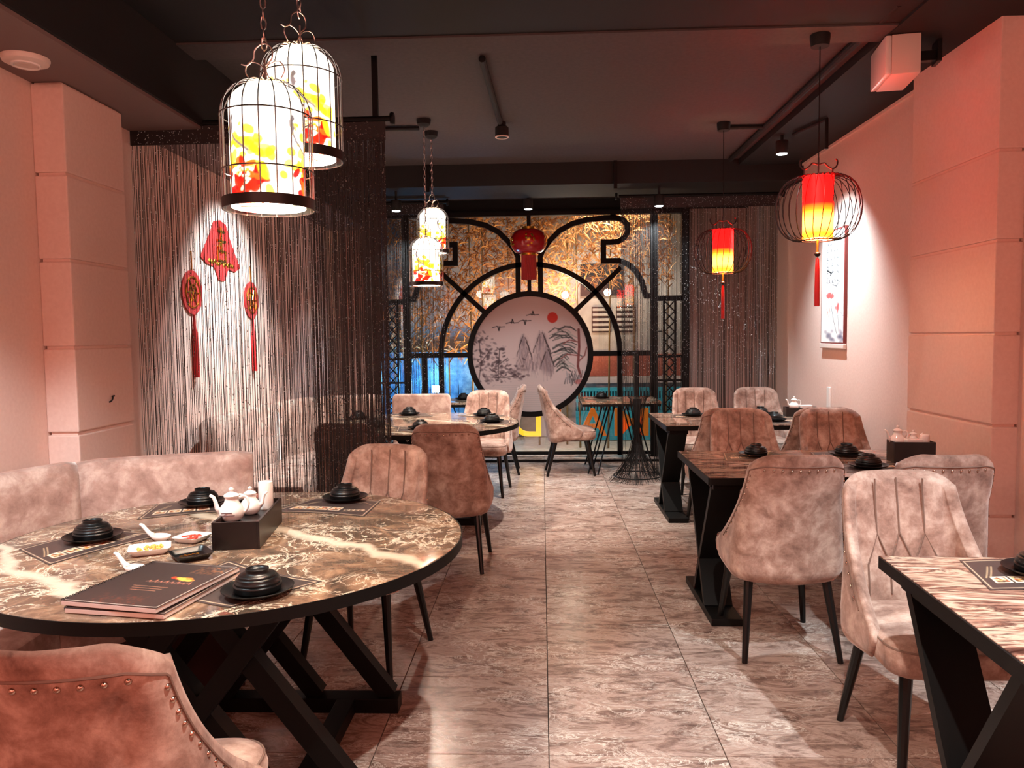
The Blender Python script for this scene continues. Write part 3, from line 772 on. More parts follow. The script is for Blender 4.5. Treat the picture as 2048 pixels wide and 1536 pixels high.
# ================================================================== TABLEWARE
bowl_prof = [(.036, .0), (.058, .001), (.0610, .006), (.0612, .014), (.0625, .0165), (.0622, .020), (.0585, .0225), (.0600, .0265), (.0590, .0295), (.0545, .0320), (.0555, .0360), (.0540, .0385), (.0485, .0405), (.0490, .0440), (.0465, .0460), (.0400, .0480), (.0300, .0510), (.0295, .0520), (.0305, .0605), (.0270, .0615), (.025, .056), (.0005, .0555)]
plate_prof = [(.0005, .0), (.055, .0), (.060, .002), (.088, .013), (.0935, .0165), (.0945, .0185), (.0925, .019), (.086, .0165), (.078, .0125), (.070, .0095), (.060, .0075), (.058, .0065), (.0005, .0062)]
bowl0 = plate0 = mat0 = None
def placemat_mesh():
    w, h = 120, 84; cv = Cv(w, h, (66, 53, 50))
    cv.line([(3, 4), (w-4, 4), (w-4, h-5), (3, h-5), (3, 4)], 1.3, (212, 180, 150), .9)
    for k in range(4):
        x = 12+17*k; cv.rect(x, 50, x+14, 66, (222, 200, 176)); cv.rect(x+1.5, 51.5, x+12.5, 64.5, (120, 84, 60))
        for _ in range(12): cv.ell(x+RN.uniform(2, 12), 52+RN.uniform(0, 12), 2.2, 1.8, [(230, 190, 130), (240, 225, 205), (196, 84, 50), (226, 150, 70), (60, 44, 36)][RN.randint(5)], .9)
    cv.line([(84, 60), (110, 52), (111, 58), (85, 66), (84, 60)], 1, (220, 190, 160), .9)
    for k in range(4): cv.line([(88+6*k, 60-1.7*k), (91+6*k, 62-1.7*k), (90+6*k, 57-1.7*k)], 1.2, (226, 200, 170), .95)
    cv.line([(70, 14), (96, 16), (110, 24)], 1, (205, 170, 140), .8); cv.line([(72, 19), (92, 21)], 1, (205, 170, 140), .7)
    for k in range(2): cv.line([(8+4*k, 72-20), (22+4*k, 22)], 1.1, (214, 180, 140), .9)
    return cv
mcv = placemat_mesh()
def setting(x, y, z, lb, mrz, mx=None, only=''):
    global bowl0, plate0, mat0
    zt = z+.0006
    if 'm' not in only:
        if mat0 is None:
            mat0 = painted('placemat', mcv, lambda u, v: ((u-.5)*(.40-.10*v)*1.0, (v-.5)*.27+.018*np.cos((u-.5)*PI), .0008+0*u), M['print']); o = mat0
        else: o = mat0.copy(); C.objects.link(o)
        mm = mx or (x, y); tag(o, 'dark printed placemat '+lb, 'placemat', 'printed placemats', (mm[0], mm[1], zt), R(mrz)); zp = zt+.0012
    else: zp = zt
    if plate0 is None: plate0 = ob('plate', latheg(plate_prof, 40), M['blackware'], smooth=30); o = plate0
    else: o = plate0.copy(); C.objects.link(o)
    tag(o, 'round black plate '+lb, 'plate', 'black plates', (x, y, zp))
    if bowl0 is None: bowl0 = ob('bowl', latheg(bowl_prof, 40), M['blackware'], smooth=75); o = bowl0
    else: o = bowl0.copy(); C.objects.link(o)
    tag(o, 'upturned black ribbed bowl '+lb, 'bowl', 'upturned black bowls', (x, y, zp+.0075), RN.rand()*6)
TZ = .75
setting(-1.54, 2.53, TZ, 'at the left of the near round table', 62, (-1.53, 2.48))
setting(-1.40, 3.07, TZ, 'at the far left of the near round table', 22, (-1.41, 3.02))
setting(-.83, 3.15, TZ, 'at the far right of the near round table', -12, (-.85, 3.03))
setting(-.765, 1.985, TZ, 'beside the menu on the near round table', 150, (-.86, 2.07))
setting(-1.54, 6.33, TZ, 'at the left of the far round table behind the curtain', 70)
setting(-1.28, 5.74, TZ, 'at the near left of the far round table', 150)
setting(-.90, 5.60, TZ, 'behind the studded chair on the far round table', 178)
setting(-1.16, 6.62, TZ, 'before the square bench on the far round table', 10)
setting(-.50, 6.50, TZ, 'at the far right of the far round table', -40)
setting(-.40, 6.02, TZ, 'at the right end of the far round table', -90)
setting(1.17, 4.24, TZ, 'on the aisle half of the middle right table', 0)
setting(1.66, 4.24, TZ, 'on the middle right table, far side near the wall', 0)
setting(1.62, 3.86, TZ, 'on the middle right table, near side', 180)
setting(1.24, 6.36, TZ, 'on the aisle half of the far right table', 0)
setting(1.80, 6.40, TZ, 'on the far right table, far side near the wall', 0)
setting(1.78, 5.95, TZ, 'on the near side of the far right table', 180)
setting(1.375, 2.15, TZ, 'on the near right table at the picture edge', -3, (1.37, 2.14))
setting(.63, 8.22, TZ, 'on the small window table right of the painting', 0)
setting(-.85, 8.2, TZ, 'on the small window table left of the painting', 0)

# condiment trays
def tray(x, y, rz, label, L=.36, w=.145, h=.085):
    t = thing('condiment_tray', label, 'tray', (x, y, TZ+.0006), R(rz), 'black wooden condiment trays')
    ob('tray_base', G().box((0, 0, h*.36), (w-.002, L-.002, h*.72)), M['wood'], t)
    for sx in (-1, 1):
        ob('side', boxg((sx*(w/2-.004), 0, h/2), (.008, L, h), 0, .001), M['wood'], t)
        ob('end', boxg((0, sx*(L/2-.004), h/2), (w-.016, .008, h), 0, .001), M['wood'], t)
    return t, TZ+.0012+h*.72
def teapot(x, y, z, rz, label, k=1):
    t = thing('sauce_pot', label, 'pot', (x, y, z), R(rz), 'white porcelain sauce pots')
    s = lambda p: [(a*k, b*k) for a, b in p]
    ob('pot_body', latheg(s([(.0005, 0), (.024, 0), (.034, .008), (.041, .022), (.041, .036), (.034, .052), (.024, .064), (.021, .076), (.023, .084), (.0005, .084)]), 28), M['white'], t, smooth=50)
    ob('lid', latheg(s([(.0005, .083), (.025, .083), (.026, .087), (.020, .093), (.008, .098), (.005, .101), (.0085, .105), (.0085, .110), (.004, .114), (.0005, .115)]), 24), M['white'], t, smooth=50)
    ob('spout', tubeg([(-.036*k, 0, .030*k), (-.048*k, 0, .045*k), (-.052*k, 0, .066*k), (-.058*k, 0, .082*k), (-.070*k, 0, .090*k)], [.010*k, .008*k, .0065*k, .006*k, .005*k], 10), M['white'], t, smooth='all')
    ob('handle', tubeg(smooth_path([(.022*k, 0, .078*k), (.045*k, 0, .082*k), (.055*k, 0, .062*k), (.050*k, 0, .040*k), (.038*k, 0, .026*k)], 4), .0045*k, 8), M['white'], t, smooth='all')
    if label.startswith('white porcelain pot with'):
        ob('lettering', G().box((-.008, -.0407, .034), (.034, .0015, .0035)).box((-.004, -.0415, .026), (.044, .0015, .003)), mat('grey_print', rgb(110, 80, 80), .6), t)
    return t
def jar(x, y, z, label, r=.024, h=.075):
    o = ob('toothpick_jar', latheg([(.0005, 0), (r*.95, 0), (r, .004), (r, h-.008), (r*.95, h-.002), (r*.85, h), (.0005, h+.001)], 28), M['white'], smooth=40)
    tag(o, label, 'jar', 'white cylinder jars', (x, y, z)); return o
_, zt = tray(-1.02, 2.59, 8, 'black wooden condiment tray on the near round table', .37, .15, .09)
teapot(-1.055, 2.53, zt, 10, 'white porcelain pot with curved spout and grey lettering on the near tray')
teapot(-1.03, 2.63, zt, 190, 'second white pot half hidden behind the lettered pot on the near tray', .85)
jar(-1.005, 2.715, zt, 'white cylinder jar at the far end of the near tray', .026, .10)
_, zt = tray(1.91, 4.04, 84, 'black wooden condiment tray at the pillar end of the middle right table', .20, .12, .11)
teapot(1.85, 4.06, zt, 0, 'white spouted pot at the left end of the tray by the pillar', .95)
teapot(1.937, 4.075, zt, 180, 'white pot with right hand spout behind the box on the tray by the pillar', .72)
o = ob('sugar_box', boxg((0, 0, .022), (.08, .045, .044), 0, .004), M['white']); tag(o, 'white rectangular box between pot and jar on the tray by the pillar', 'box', None, (1.91, 4.015, zt))
jar(1.975, 4.03, zt, 'white cylinder jar at the right end of the tray by the pillar', .024, .065)
_, zt = tray(2.10, 6.30, 84, 'black condiment tray at the wall end of the far right table', .26, .13, .07)
teapot(2.04, 6.30, zt, 0, 'pale blue lit pot on the far right table against the wall', .95)
o = ob('sugar_box', boxg((0, 0, .02), (.09, .045, .04), 0, .004), M['white']); tag(o, 'small white box beside the pot on the far right table', 'box', None, (2.13, 6.28, zt))

# dishes on the near round table
def square_dish(name, x, y, rz, s, m, label, h=.022, asp=1):
    t = thing(name, label, 'dish', (x, y, TZ+.0006), R(rz))
    rr = lambda f, z: [(a*asp, b, z) for a, b in rrect(s*f, s*f, s*.16*f, 4)]
    ob('dish_body', loftg([rr(.72, 0), rr(.78, .002), rr(.98, h*.9), rr(1, h), rr(.96, h), rr(.80, .007), rr(.74, .005)]), m, t, smooth=40)
    return t
t = square_dish('peanut_dish', -1.262, 2.375, 25, .105, M['white'], 'white oblong dish of fried peanuts on the near round table', .02, 1.2)
nut = mat('peanut', rgb(226, 168, 76), .5)
for k in range(26):
    ob('peanut', G().add(latheg([(.0005, -.006), (.004, -.0045), (.0052, 0), (.004, .0045), (.0005, .006)], 8), Matrix.Translation((RN.uniform(-.036, .036), RN.uniform(-.028, .028), .012+.005*RN.rand())) @ Euler((RN.uniform(1, 2), RN.uniform(0, 3), 0)).to_matrix().to_4x4()), nut, t, smooth='all')
t = square_dish('pickle_dish', -1.19, 2.52, -14, .10, M['white'], 'white square dish of red pickles behind the peanut dish', .018)
pk = mat('pickle', rgb(206, 70, 50), .4)
for k in range(9): ob('pickle', boxg((RN.uniform(-.028, .028), RN.uniform(-.02, .02), .0095+.001*k), (.026, .009, .004), RN.uniform(0, 3), .001), pk, t)
t = square_dish('black_dish', -1.10, 2.315, 40, .115, M['blackware'], 'black square glazed dish beside the condiment tray', .02)
g = G()
for k in range(5): g.tube([(-.03+.012*k, .012, .0065), (-.026+.012*k, .02+.004*(k % 2), .0065), (-.02+.012*k, .014, .0065)], .0013, 5)
ob('gilt_motif', g, M['gold'], t)
def spoon(x, y, rz, label):
    t = thing('soup_spoon', label, 'spoon', (x, y, TZ+.0006), R(rz), 'white porcelain spoons'); v = []; n = 24; rings = []
    for f, z in ((.35, 0), (.6, .002), (.85, .009), (1, .019), (.94, .0195), (.8, .011), (.55, .005), (.1, .004)):
        rings.append([(.041*f*math.cos(2*PI*k/n), .026*f*math.sin(2*PI*k/n), z) for k in range(n)])
    ob('spoon_bowl', loftg(rings), M['white'], t, smooth='all')
    ob('handle', tubeg(smooth_path([(-.034, 0, .015), (-.05, 0, .021), (-.066, 0, .034), (-.082, 0, .046), (-.092, 0, .047)], 4), [.009, .009, .0085, .008, .008, .0075, .007, .007, .0065, .0065, .0065, .0065, .006, .0055, .005, .005, .0045][:17], 8), M['white'], t, smooth='all')
spoon(-1.30, 2.52, -20, 'white porcelain spoon lying beside the left placemat')
spoon(-1.195, 2.165, -25, 'white porcelain spoon lying next to the menu')
# menus
def menu(z, rz, dx, label, top):
    w, h, th = .285, .345, .011
    t = thing('menu', label, 'menu', (-1.045+dx, 1.985, z), R(rz), 'spiral bound menus')
    ob('pages', boxg((.004, 0, th/2), (w-.008, h, th), 0, .001), M['paper'], t)
    cv = Cv(116, 140, (44, 34, 32))
    cv.put(np.clip((cv.X+cv.Y)/256-.35, 0, .5), (70, 46, 42))
    for _ in range(70): cv.ell(RN.uniform(72, 112), RN.uniform(8, 34), 3, 1.5, (150, 90, 50), .35, RN.rand()*3)
    for _ in range(60): cv.ell(RN.uniform(30, 84), RN.uniform(108, 136), 3, 1.5, (140, 62, 40), .3, RN.rand()*3)
    for _ in range(10): cv.ell(76+RN.randn()*7, 54+RN.randn()*3, 5, 3.5, [(206, 60, 30), (226, 130, 50), (236, 178, 70)][RN.randint(3)], .85, RN.rand())
    for k in range(8): cv.line([(44+7*k, 68), (47+7*k, 62 if k % 2 else 64), (49+7*k, 69)], 1.4, (196, 120, 96), .8)
    for k in range(3): cv.line([(40+3*k, 82+6*k), (82-3*k, 82+6*k)], 1.3, (180, 120, 90), .8)
    cv.line([(112, 4), (112, 136)], 1, (225, 205, 190), .8); cv.line([(4, 136), (112, 136)], 1, (225, 205, 190), .8); cv.line([(4, 3), (112, 3)], 1, (225, 205, 190), .6)
    painted('cover', cv, lambda u, v: ((u-.5)*w+.004, (v-.5)*h, th+.0012+.004*np.clip(u-.8, 0, 1)), M['print'], t)
    g = G()
    for k in range(30):
        y = -h/2+.01+k*(h-.02)/29
        g.tube([(-w/2+.006+.007*math.cos(a)-.001, y, th/2+.0075*math.sin(a)+.0012) for a in np.linspace(0, 2*PI, 9)[:-1]], .0011, 4, True)
    ob('spiral_binding', g, M['legs'], t)
    return t
menu(TZ+.0022, -9, .006, 'lower white edged menu under the open topped menu stack', 0)
menu(TZ+.0022+.0165, -12, 0, 'dark spiral bound menu with red leaf emblem lying on another menu', 1)

# ================================================================== LANTERNS
def shade_cv(fl, bird, w=200, h=140):
    cv = Cv(w, h, (255, 244, 226))
    def E(cx, *k):
        for o in (-w, 0, w):
            if -30 < cx+o < w+30: cv.ell(cx+o, *k)
    for cx in fl:
        for _ in range(26): E(cx+RN.randn()*15, h*.62+RN.randn()*18, 4+RN.rand()*5, 3+3*RN.rand(), [(222, 184, 20), (196, 150, 16), (236, 206, 60)][RN.randint(3)], .85, RN.rand()*3)
        for _ in range(34): E(cx+RN.randn()*10, h*.80+RN.randn()*11, 5+RN.rand()*5, 3+3*RN.rand(), [(186, 6, 4), (214, 24, 8), (226, 70, 14)][RN.randint(3)], .92, RN.rand()*3)
        for _ in range(9): E(cx+RN.randn()*8, h*.80+RN.randn()*9, 3.5, 1.8, (255, 214, 176), .75, RN.rand()*3)
        E(cx-17, h*.74, 5, 13, (226, 186, 24), .85, .3); E(cx+14, h*.62, 5, 11, (200, 168, 34), .85, -.4); E(cx-22, h*.9, 4, 9, (216, 180, 30), .8, .2)
        for _ in range(8): E(cx+26+RN.randn()*12, h*.40+RN.randn()*10, 3, 2, (222, 180, 30), .8, RN.rand()*3)
    for cx in bird:
        cv.ell(cx, h*.36, 2.8, 9, (70, 62, 62), .95, .1); cv.line([(cx, h*.41), (cx-5, h*.48), (cx-20, h*.58)], 2.8, (84, 76, 76), .95); cv.ell(cx-1, h*.30, 2.6, 4, (64, 58, 58), .95)
        cv.line([(cx-2, h*.36), (cx-7, h*.43)], 1.6, (96, 88, 88), .9)
    return cv
scv = shade_cv([9, 72, 136], [26, 96, 166])
def birdcage(x, y, zb, rz, label, proto=None):
    """zb is the height of the bottom rim"""
    if proto:
        c = copy_tree(proto); c.location = (x, y, zb); c.rotation_euler = (0, 0, R(rz)); c['label'] = label; t = c
        for k in list(kids(t)):
            if k.name.startswith('chain') or k.name.startswith('ceiling_rose'): bpy.data.objects.remove(k)
    else:
        t = thing('birdcage_lantern', label, 'lantern', (x, y, zb), R(rz), 'birdcage pendant lanterns')
        rc = .130
        sr = lambda v: .106-.05*np.clip((v-.82)/.18, 0, 1)**2
        painted('shade', scv, lambda u, v: (sr(v)*np.sin(-2*PI*u), -sr(v)*np.cos(2*PI*u), .006+.322*v), M['shade'], t)
        for k in range(18):
            a = 2*PI*k/18; p = [(rc, 0), (rc, .245)]+[(rc-.088*(1-math.cos(q)), .245+.092*math.sin(q)) for q in np.linspace(.2, PI/2, 7)]+[(.02, .341), (.006, .347)]
            ob('cage_wire', tubeg([(r*math.cos(a), r*math.sin(a), z) for r, z in p], .0021, 5), M['wire'], t, smooth=True)
        for z in (.10, .245): ob('cage_ring', tubeg([((rc+.001)*math.cos(a), (rc+.001)*math.sin(a), z) for a in np.linspace(0, 2*PI, 41)[:-1]], .0021, 5, True), M['wire'], t, smooth=True)
        ob('bottom_band', shellg([(rc-.001, 0), (rc+.003, 0), (rc+.003, .028), (rc-.001, .028), (rc-.001, 0)], 48), M['wireblack'], t, smooth=30)
        ob('socket_cross', G().tube([(-.106, 0, .012), (.106, 0, .012)], .0015, 5).tube([(0, -.106, .012), (0, .106, .012)], .0015, 5), M['wireblack'], t)
        ob('bulb', latheg([(.0005, .10), (.020, .108), (.030, .13), (.026, .155), (.014, .18), (.012, .22), (.0005, .22)], 16), mat('bulb', (1, 1, 1, 1), .3, emit=(1, .93, .82, 1), est=12), t, smooth='all')
        ob('lamp_stem', G().tube([(0, 0, .22), (0, 0, .40)], .004, 6), M['chain'], t)
        for s in (-1, 1):
            pts = smooth_path([(s*.045, 0, .345), (s*.058, 0, .37), (s*.045, 0, .392), (s*.018, 0, .388), (0, 0, .372), (-s*.012, 0, .35)], 5)
            ob('scroll_wire', tubeg(pts, .002, 5), M['chain'], t, smooth='all')
        ob('hook', tubeg(smooth_path([(0, 0, .38), (.022, 0, .402), (.02, 0, .43), (-.004, 0, .44), (-.028, 0, .425), (-.034, 0, .40), (-.052, 0, .385), (-.07, 0, .388)], 5), .0024, 6), M['chain'], t, smooth='all')
    HC = zb+((2.96 if y < 4.0 else 3.0)-zb)/1.04
    g = G(); n = int((HC-.03-zb-.425)/.027)
    for k in range(n):
        zz = .44+k*.027; a = PI/2*(k % 2)+.3
        pts = [(.0075*math.cos(q)*math.cos(a), .0075*math.cos(q)*math.sin(a), zz+.0185*math.sin(q)) for q in np.linspace(0, 2*PI, 9)[:-1]]
        g.tube(pts, .0023, 5, True)
    ob('chain', g, M['chain'], t, smooth=True)
    ob('ceiling_rose', latheg([(.0005, HC-.05-zb), (.03, HC-.05-zb), (.05, HC-.035-zb), (.055, HC-.001-zb), (.0005, HC-.001-zb)], 24), M['blackpaint'], t, smooth=40)
    t.scale = (.95, .95, 1.04)
    light('birdcage_bulb', 'POINT', (x, y, zb+.06), 30, (1, .90, .76), .028)
    return t
b0 = birdcage(-.763, 2.16, 1.79, 0, 'large glowing birdcage lantern with flowers, the lower and nearer of the front pair')
birdcage(-.745, 2.43, 1.985, 50, 'glowing birdcage lantern partly hidden behind the nearest one', b0)
birdcage(-.84, 5.64, 1.80, 10, 'small looking birdcage lantern, lower of the pair over the far round table', b0)
birdcage(-.835, 5.98, 2.07, -30, 'birdcage lantern, upper of the pair over the far round table', b0)

def red_cv():
    cv = Cv(40, 60, (255, 4, 3)); v = cv.Y/59
    base = np.zeros((60, 40, 3)); 
    stops = [(0, (.8, .0006, .0006)), (.44, (1, .0008, .0006)), (.55, (.5, .035, .0008)), (.70, (.5, .17, .02)), (.82, (.5, .16, .02)), (.93, (.4, .06, .002)), (1, (.4, .06, .004))]
    for c in range(3): base[..., c] = np.interp(v, [s[0] for s in stops], [s[1][c] for s in stops])
    return base
def red_lantern(x, y, zb, label, proto=None):
    if proto:
        t = copy_tree(proto); t.location = (x, y, zb); t['label'] = label
        for k in list(kids(t)):
            if k.name.startswith('cord') or k.name.startswith('ceiling_rose'): bpy.data.objects.remove(k)
    else:
        t = thing('red_wire_lantern', label, 'lantern', (x, y, zb), 0, 'red shade lanterns in black wire cages')
        cv = Cv(40, 60, (255, 255, 255))
        sh = painted('shade', cv, lambda u, v: (.076*np.sin(-2*PI*u), -.076*np.cos(2*PI*u), .004+.316*v), M['redshade'], t)
        col = np.concatenate([red_cv().reshape(-1, 3), np.ones((2400, 1))], 1).astype(np.float32)
        sh.data.color_attributes['Col'].data.foreach_set('color', col.ravel())
        for k in range(30):
            a = 2*PI*(k+.5)/30; tw = .18
            pts = [((.078+.134*math.sin(q)**.8)*math.cos(a+tw*(q/PI-.5)), (.078+.134*math.sin(q)**.8)*math.sin(a+tw*(q/PI-.5)), .16-.165*math.cos(q)) for q in np.linspace(0.001, PI-.001, 13)]
            ob('cage_wire', tubeg(pts, .0021, 5), M['wireblack'], t, smooth=True)
        for z in (-.004, .325): ob('cage_ring', tubeg([(.079*math.cos(a), .079*math.sin(a), z) for a in np.linspace(0, 2*PI, 33)[:-1]], .0028, 5, True), M['wireblack'], t, smooth=True)
        for s in (-1, 1):
            ob('horn', G().add(tubeg([(s*.072, 0, .325), (s*.072, 0, .365)], .004, 6)).add(tubeg(smooth_path([(0, 0, .385), (s*.03, 0, .392), (s*.045, 0, .378), (s*.07, 0, .362), (s*.092, 0, .375), (s*.097, 0, .40), (s*.088, 0, .412)], 4), .004, 6)), M['wireblack'], t, smooth=True)
        ob('stem', G().tube([(0, 0, .33), (0, 0, .42)], .004, 6), M['wireblack'], t)
        ob('tassel_cord', G().tube([(0, 0, .0), (0, 0, -.065)], .006, 8), M['gold'], t, smooth=True)
        ob('tassel_bead', latheg([(.0005, -.09), (.010, -.086), (.0155, -.077), (.0155, -.073), (.010, -.066), (.0005, -.064)], 16), M['wireblack'], t, smooth='all')
        ob('tassel', latheg([(.0005, -.345), (.014, -.345), (.0135, -.25), (.0115, -.15), (.0085, -.10), (.0005, -.09)], 14), M['redcloth'], t, smooth=40)
    HC = 2.95 if y < 4.22 else 3.0
    ob('cord', G().tube([(0, 0, .40), (0, 0, HC-zb-.02)], .0028, 5), M['wireblack'], t)
    ob('ceiling_rose', latheg([(.0005, HC-.06-zb), (.045, HC-.06-zb), (.05, HC-.02-zb), (.05, HC-.001-zb), (.0005, HC-.001-zb)], 20), M['blackpaint'], t, smooth=40)
    light('red_lantern_glow', 'POINT', (x, y, zb+.20), 5, (1, .06, .03), .03)
    light('red_lantern_bulb', 'POINT', (x, y, zb+.015), 9, (1, .58, .30), .03)
    return t
r0 = red_lantern(1.44, 4.1, 1.91, 'larger looking red lantern with long red tassel in a black wire cage by the pillar')
red_lantern(1.373, 5.91, 1.885, 'farther red lantern in a black wire cage before the right bead curtain', r0)

# palace lantern before the window
t = thing('palace_lantern', 'shiny red palace lantern with gold ornament and red fringe hanging before the window', 'lantern', (-.14, 8.74, 0))
pr = [(.10+.105*math.sin(q), 2.485-.135*math.cos(q)) for q in np.linspace(.1, PI-.1, 14)]
ob('lantern_body', latheg([(.0005, pr[0][1])]+pr+[(.0005, pr[-1][1])], 40), mat('red_lacquer', rgb(176, 12, 18), .22, coat=.5), t, smooth=60)
ob('top_cap', latheg([(.0005, 2.615), (.075, 2.615), (.075, 2.65), (.0005, 2.65)], 28), M['gold'], t, smooth=40)
ob('bottom_cap', latheg([(.0005, 2.33), (.085, 2.33), (.085, 2.352), (.0005, 2.352)], 28), M['gold'], t, smooth=40)
g = G()
for k in range(40):
    a = 2*PI*k/40; g.tube([(.078*math.cos(a), .078*math.sin(a), 2.335), (.082*math.cos(a), .082*math.sin(a), 2.06)], .0065, 5)
ob('fringe', g, M['redcloth'], t, smooth=True, stuff=True)
g = G()
for k in range(5):
    a0 = -PI/2+k*2*PI/5
    for _ in range(11):
        a = a0+RN.randn()*.16; z = 2.49+RN.randn()*.034; c = (z-2.485)/.135; r = .10+.105*math.sqrt(max(0, 1-c*c))+.002
        g.add(latheg([(.0005, -.001), (.014, 0), (.012, .003), (.0005, .004)], 7), Matrix.Translation((r*math.cos(a), r*math.sin(a), z)) @ Vector((math.cos(a), math.sin(a), c)).to_track_quat('Z', 'Y').to_matrix().to_4x4())
ob('gold_ornament', g, M['gold'], t)
ob('hanger', G().tube([(0, 0, 2.65), (0, 0, 2.80)], .004, 6), M['wireblack'], t)

# ================================================================== BEAD CURTAINS
def curtain(label, x0, x1, y, zp, zbot, dens, gather=None, group='bead string curtains'):
    t = thing('bead_curtain', label, 'curtain', ((x0+x1)/2, y, 0), 0, group); cx = (x0+x1)/2; w = x1-x0
    ob('rod', G().tube([(-w/2-.01, 0, zp), (w/2+.03, 0, zp)], .016, 12), M['black'], t, smooth=30)
    for s in (-1, 1): ob('finial', G().add(latheg([(.0005, -.012), (.032, -.01), (.036, 0), (.032, .01), (.0005, .012)], 20), Matrix.Translation((s*(w/2+.035), 0, zp)) @ Matrix.Rotation(R(90), 4, 'Y')), M['black'], t, smooth=40)
    g = G(); gb = G(); octv = [(1, 0, 0), (-1, 0, 0), (0, 1, 0), (0, -1, 0), (0, 0, 1), (0, 0, -1)]; octf = [(0, 2, 4), (2, 1, 4), (1, 3, 4), (3, 0, 4), (2, 0, 5), (1, 2, 5), (3, 1, 5), (0, 3, 5)]
    def bead(p, r):
        n = len(gb.v); gb.v += [(p[0]+a*r, p[1]+b*r, p[2]+c*r*1.2) for a, b, c in octv]; gb.f += [tuple(i+n for i in q) for q in octf]
    # header band of close strands
    hd = G(); hd.box((0, 0, zp-.055), (w-.01, .010, .12))
    ob('header', hd, mat('sequin_band', rgb(32, 26, 27), .6), t)
    for k in range(int(w*260)): bead((RN.uniform(-w/2, w/2), -.007, zp-.11*RN.rand()), RN.uniform(.0016, .003))
    for lo, hi, n in dens:
        for k in range(n):
            x = lo+(hi-lo)*(k+RN.uniform(.15, .85))/n-cx; yy = RN.uniform(-.014, .014); r = RN.uniform(.0009, .0019)
            zb2 = zbot+RN.uniform(0, .03); gx = None
            if gather and gather[0] < x+cx < gather[1]:
                gc = gather[2]-cx; a = RN.rand()*2*PI; sp = RN.uniform(.12, .24)
                r *= 1.5; mid = gc+(x-gc)*.35
                pts = [(x, yy, zp-.1), (x, yy, 1.0), (gc+(x-gc)*.6, yy, .8), (mid, yy*2, .5), (gc+(mid-gc)*.9+.3*sp*math.cos(a), .3*sp*math.sin(a), .28), (gc+sp*math.cos(a), sp*math.sin(a), .06), (gc+sp*1.25*math.cos(a), sp*1.25*math.sin(a), .004)]
                if (lo, hi) == (.86, .98): pts = pts[2:]      # strands tied in a second bunch lower down
                pts = [tuple(p) for p in smooth_path(pts, 3)]
                pts = [(p[0], p[1], max(.004, p[2])) for p in pts]
            else:
                dr = RN.uniform(-.008, .008); pts = [(x, yy, zp-.1), (x+dr*.4, yy, (zp+zb2)/2), (x+dr, yy, zb2)]
            g.tube(pts, r, 3)
            nb = RN.poisson(15)
            for _ in range(nb):
                u = RN.rand(); z = zp-.1+(zb2-zp+.1)*u
                if gather and (z < 1.0 or (lo, hi) == (.86, .98)): continue
                bead((x, yy-.003, z), RN.uniform(.0017, .0040))
    ob('strands', g, M['thread'], t, stuff=True)
    ob('beads', gb, M['bead'], t, stuff=True)
    return t
c1 = curtain('black bead string curtain hanging between the two round tables from a black rod', -2.30, -.85, 4.3, 2.635, .22, [(-2.29, -.86, 250), (-1.55, -.86, 70), (-1.3, -.86, 130), (-.95, -.86, 20)])
curtain('bead string curtain before the left end of the window', -1.78, -.96, 7.7, 2.76, .30, [(-1.77, -.97, 120), (-1.77, -1.6, 40)])
c3 = curtain('bead string curtain along the right end of the window, some strands gathered to the floor',   .76, 2.27, 7.5, 2.75, .02, [(.77, .80, 8), (.80, 1.08, 44), (1.08, 1.13, 16), (1.13, 1.38, 40), (1.38, 2.26, 260), (.86, .98, 90)], (.80, 1.08, .92))
ob('gather_ring', G().tube([(.92-1.515+.23*math.cos(a), .23*math.sin(a), .05) for a in np.linspace(0, 2*PI, 33)[:-1]], .006, 6, True), M['black'], c3, smooth=True)
ob('rod_hanger', G().tube([(.06, 0, 2.635), (.06, 0, 2.63)], .01, 6), M['black'], c1) if False else None
g = G().box((-.92, 4.36, (HC+2.62)/2), (.03, .03, HC-2.62)); o = ob('curtain_rod_post', g, M['black']); tag(o, 'black square post dropping from the ceiling to the curtain rod end', 'post')

# ================================================================== WALL DECORATIONS
def red_diamond():
    t = thing('fortune_ornament', 'red diamond shaped paper ornament with gold character on the left wall', 'ornament', (-2.298, 5.47, 2.06))
    p = [(0, .22), (.10, .20), (.17, .10), (.26, 0), (.34, -.09), (.24, -.13), (.12, -.12), (.05, -.21), (-.05, -.21), (-.12, -.12), (-.24, -.11), (-.34, -.07), (-.25, .02), (-.17, .11), (-.10, .20)]
    RY = Matrix(((0, 0, 1, 0), (1, 0, 0, 0), (0, 1, 0, 0), (0, 0, 0, 1)))
    ob('red_card', G().add(prism([(x, z) for x, z in p], 0, .006), RY), M['redcloth'], t)
    g = G()
    for a, b in (((-.06, .14), (.06, .14)), ((0, .17), (0, -.02)), ((-.07, .07), (.07, .07)), ((-.06, 0), (.06, 0)), ((-.06, 0), (-.06, -.07)), ((.06, 0), (.06, -.07)), ((-.06, -.07), (.06, -.07)), ((0, .06), (-.06, .02))):
        g.tube([(.008, a[0], a[1]), (.008, b[0], b[1])], .010, 6)
    ob('gold_character', g, M['gold'], t)
    for k in range(14): ob('petal', G().add(latheg([(.0005, 0), (.018, 0), (.012, .004), (.0005, .005)], 8), Matrix.Translation((.006, -.2+.4*k/13, -.08-.02*RN.rand())) @ Matrix.Rotation(R(90), 4, 'Y')), M['gold'], t)
red_diamond()
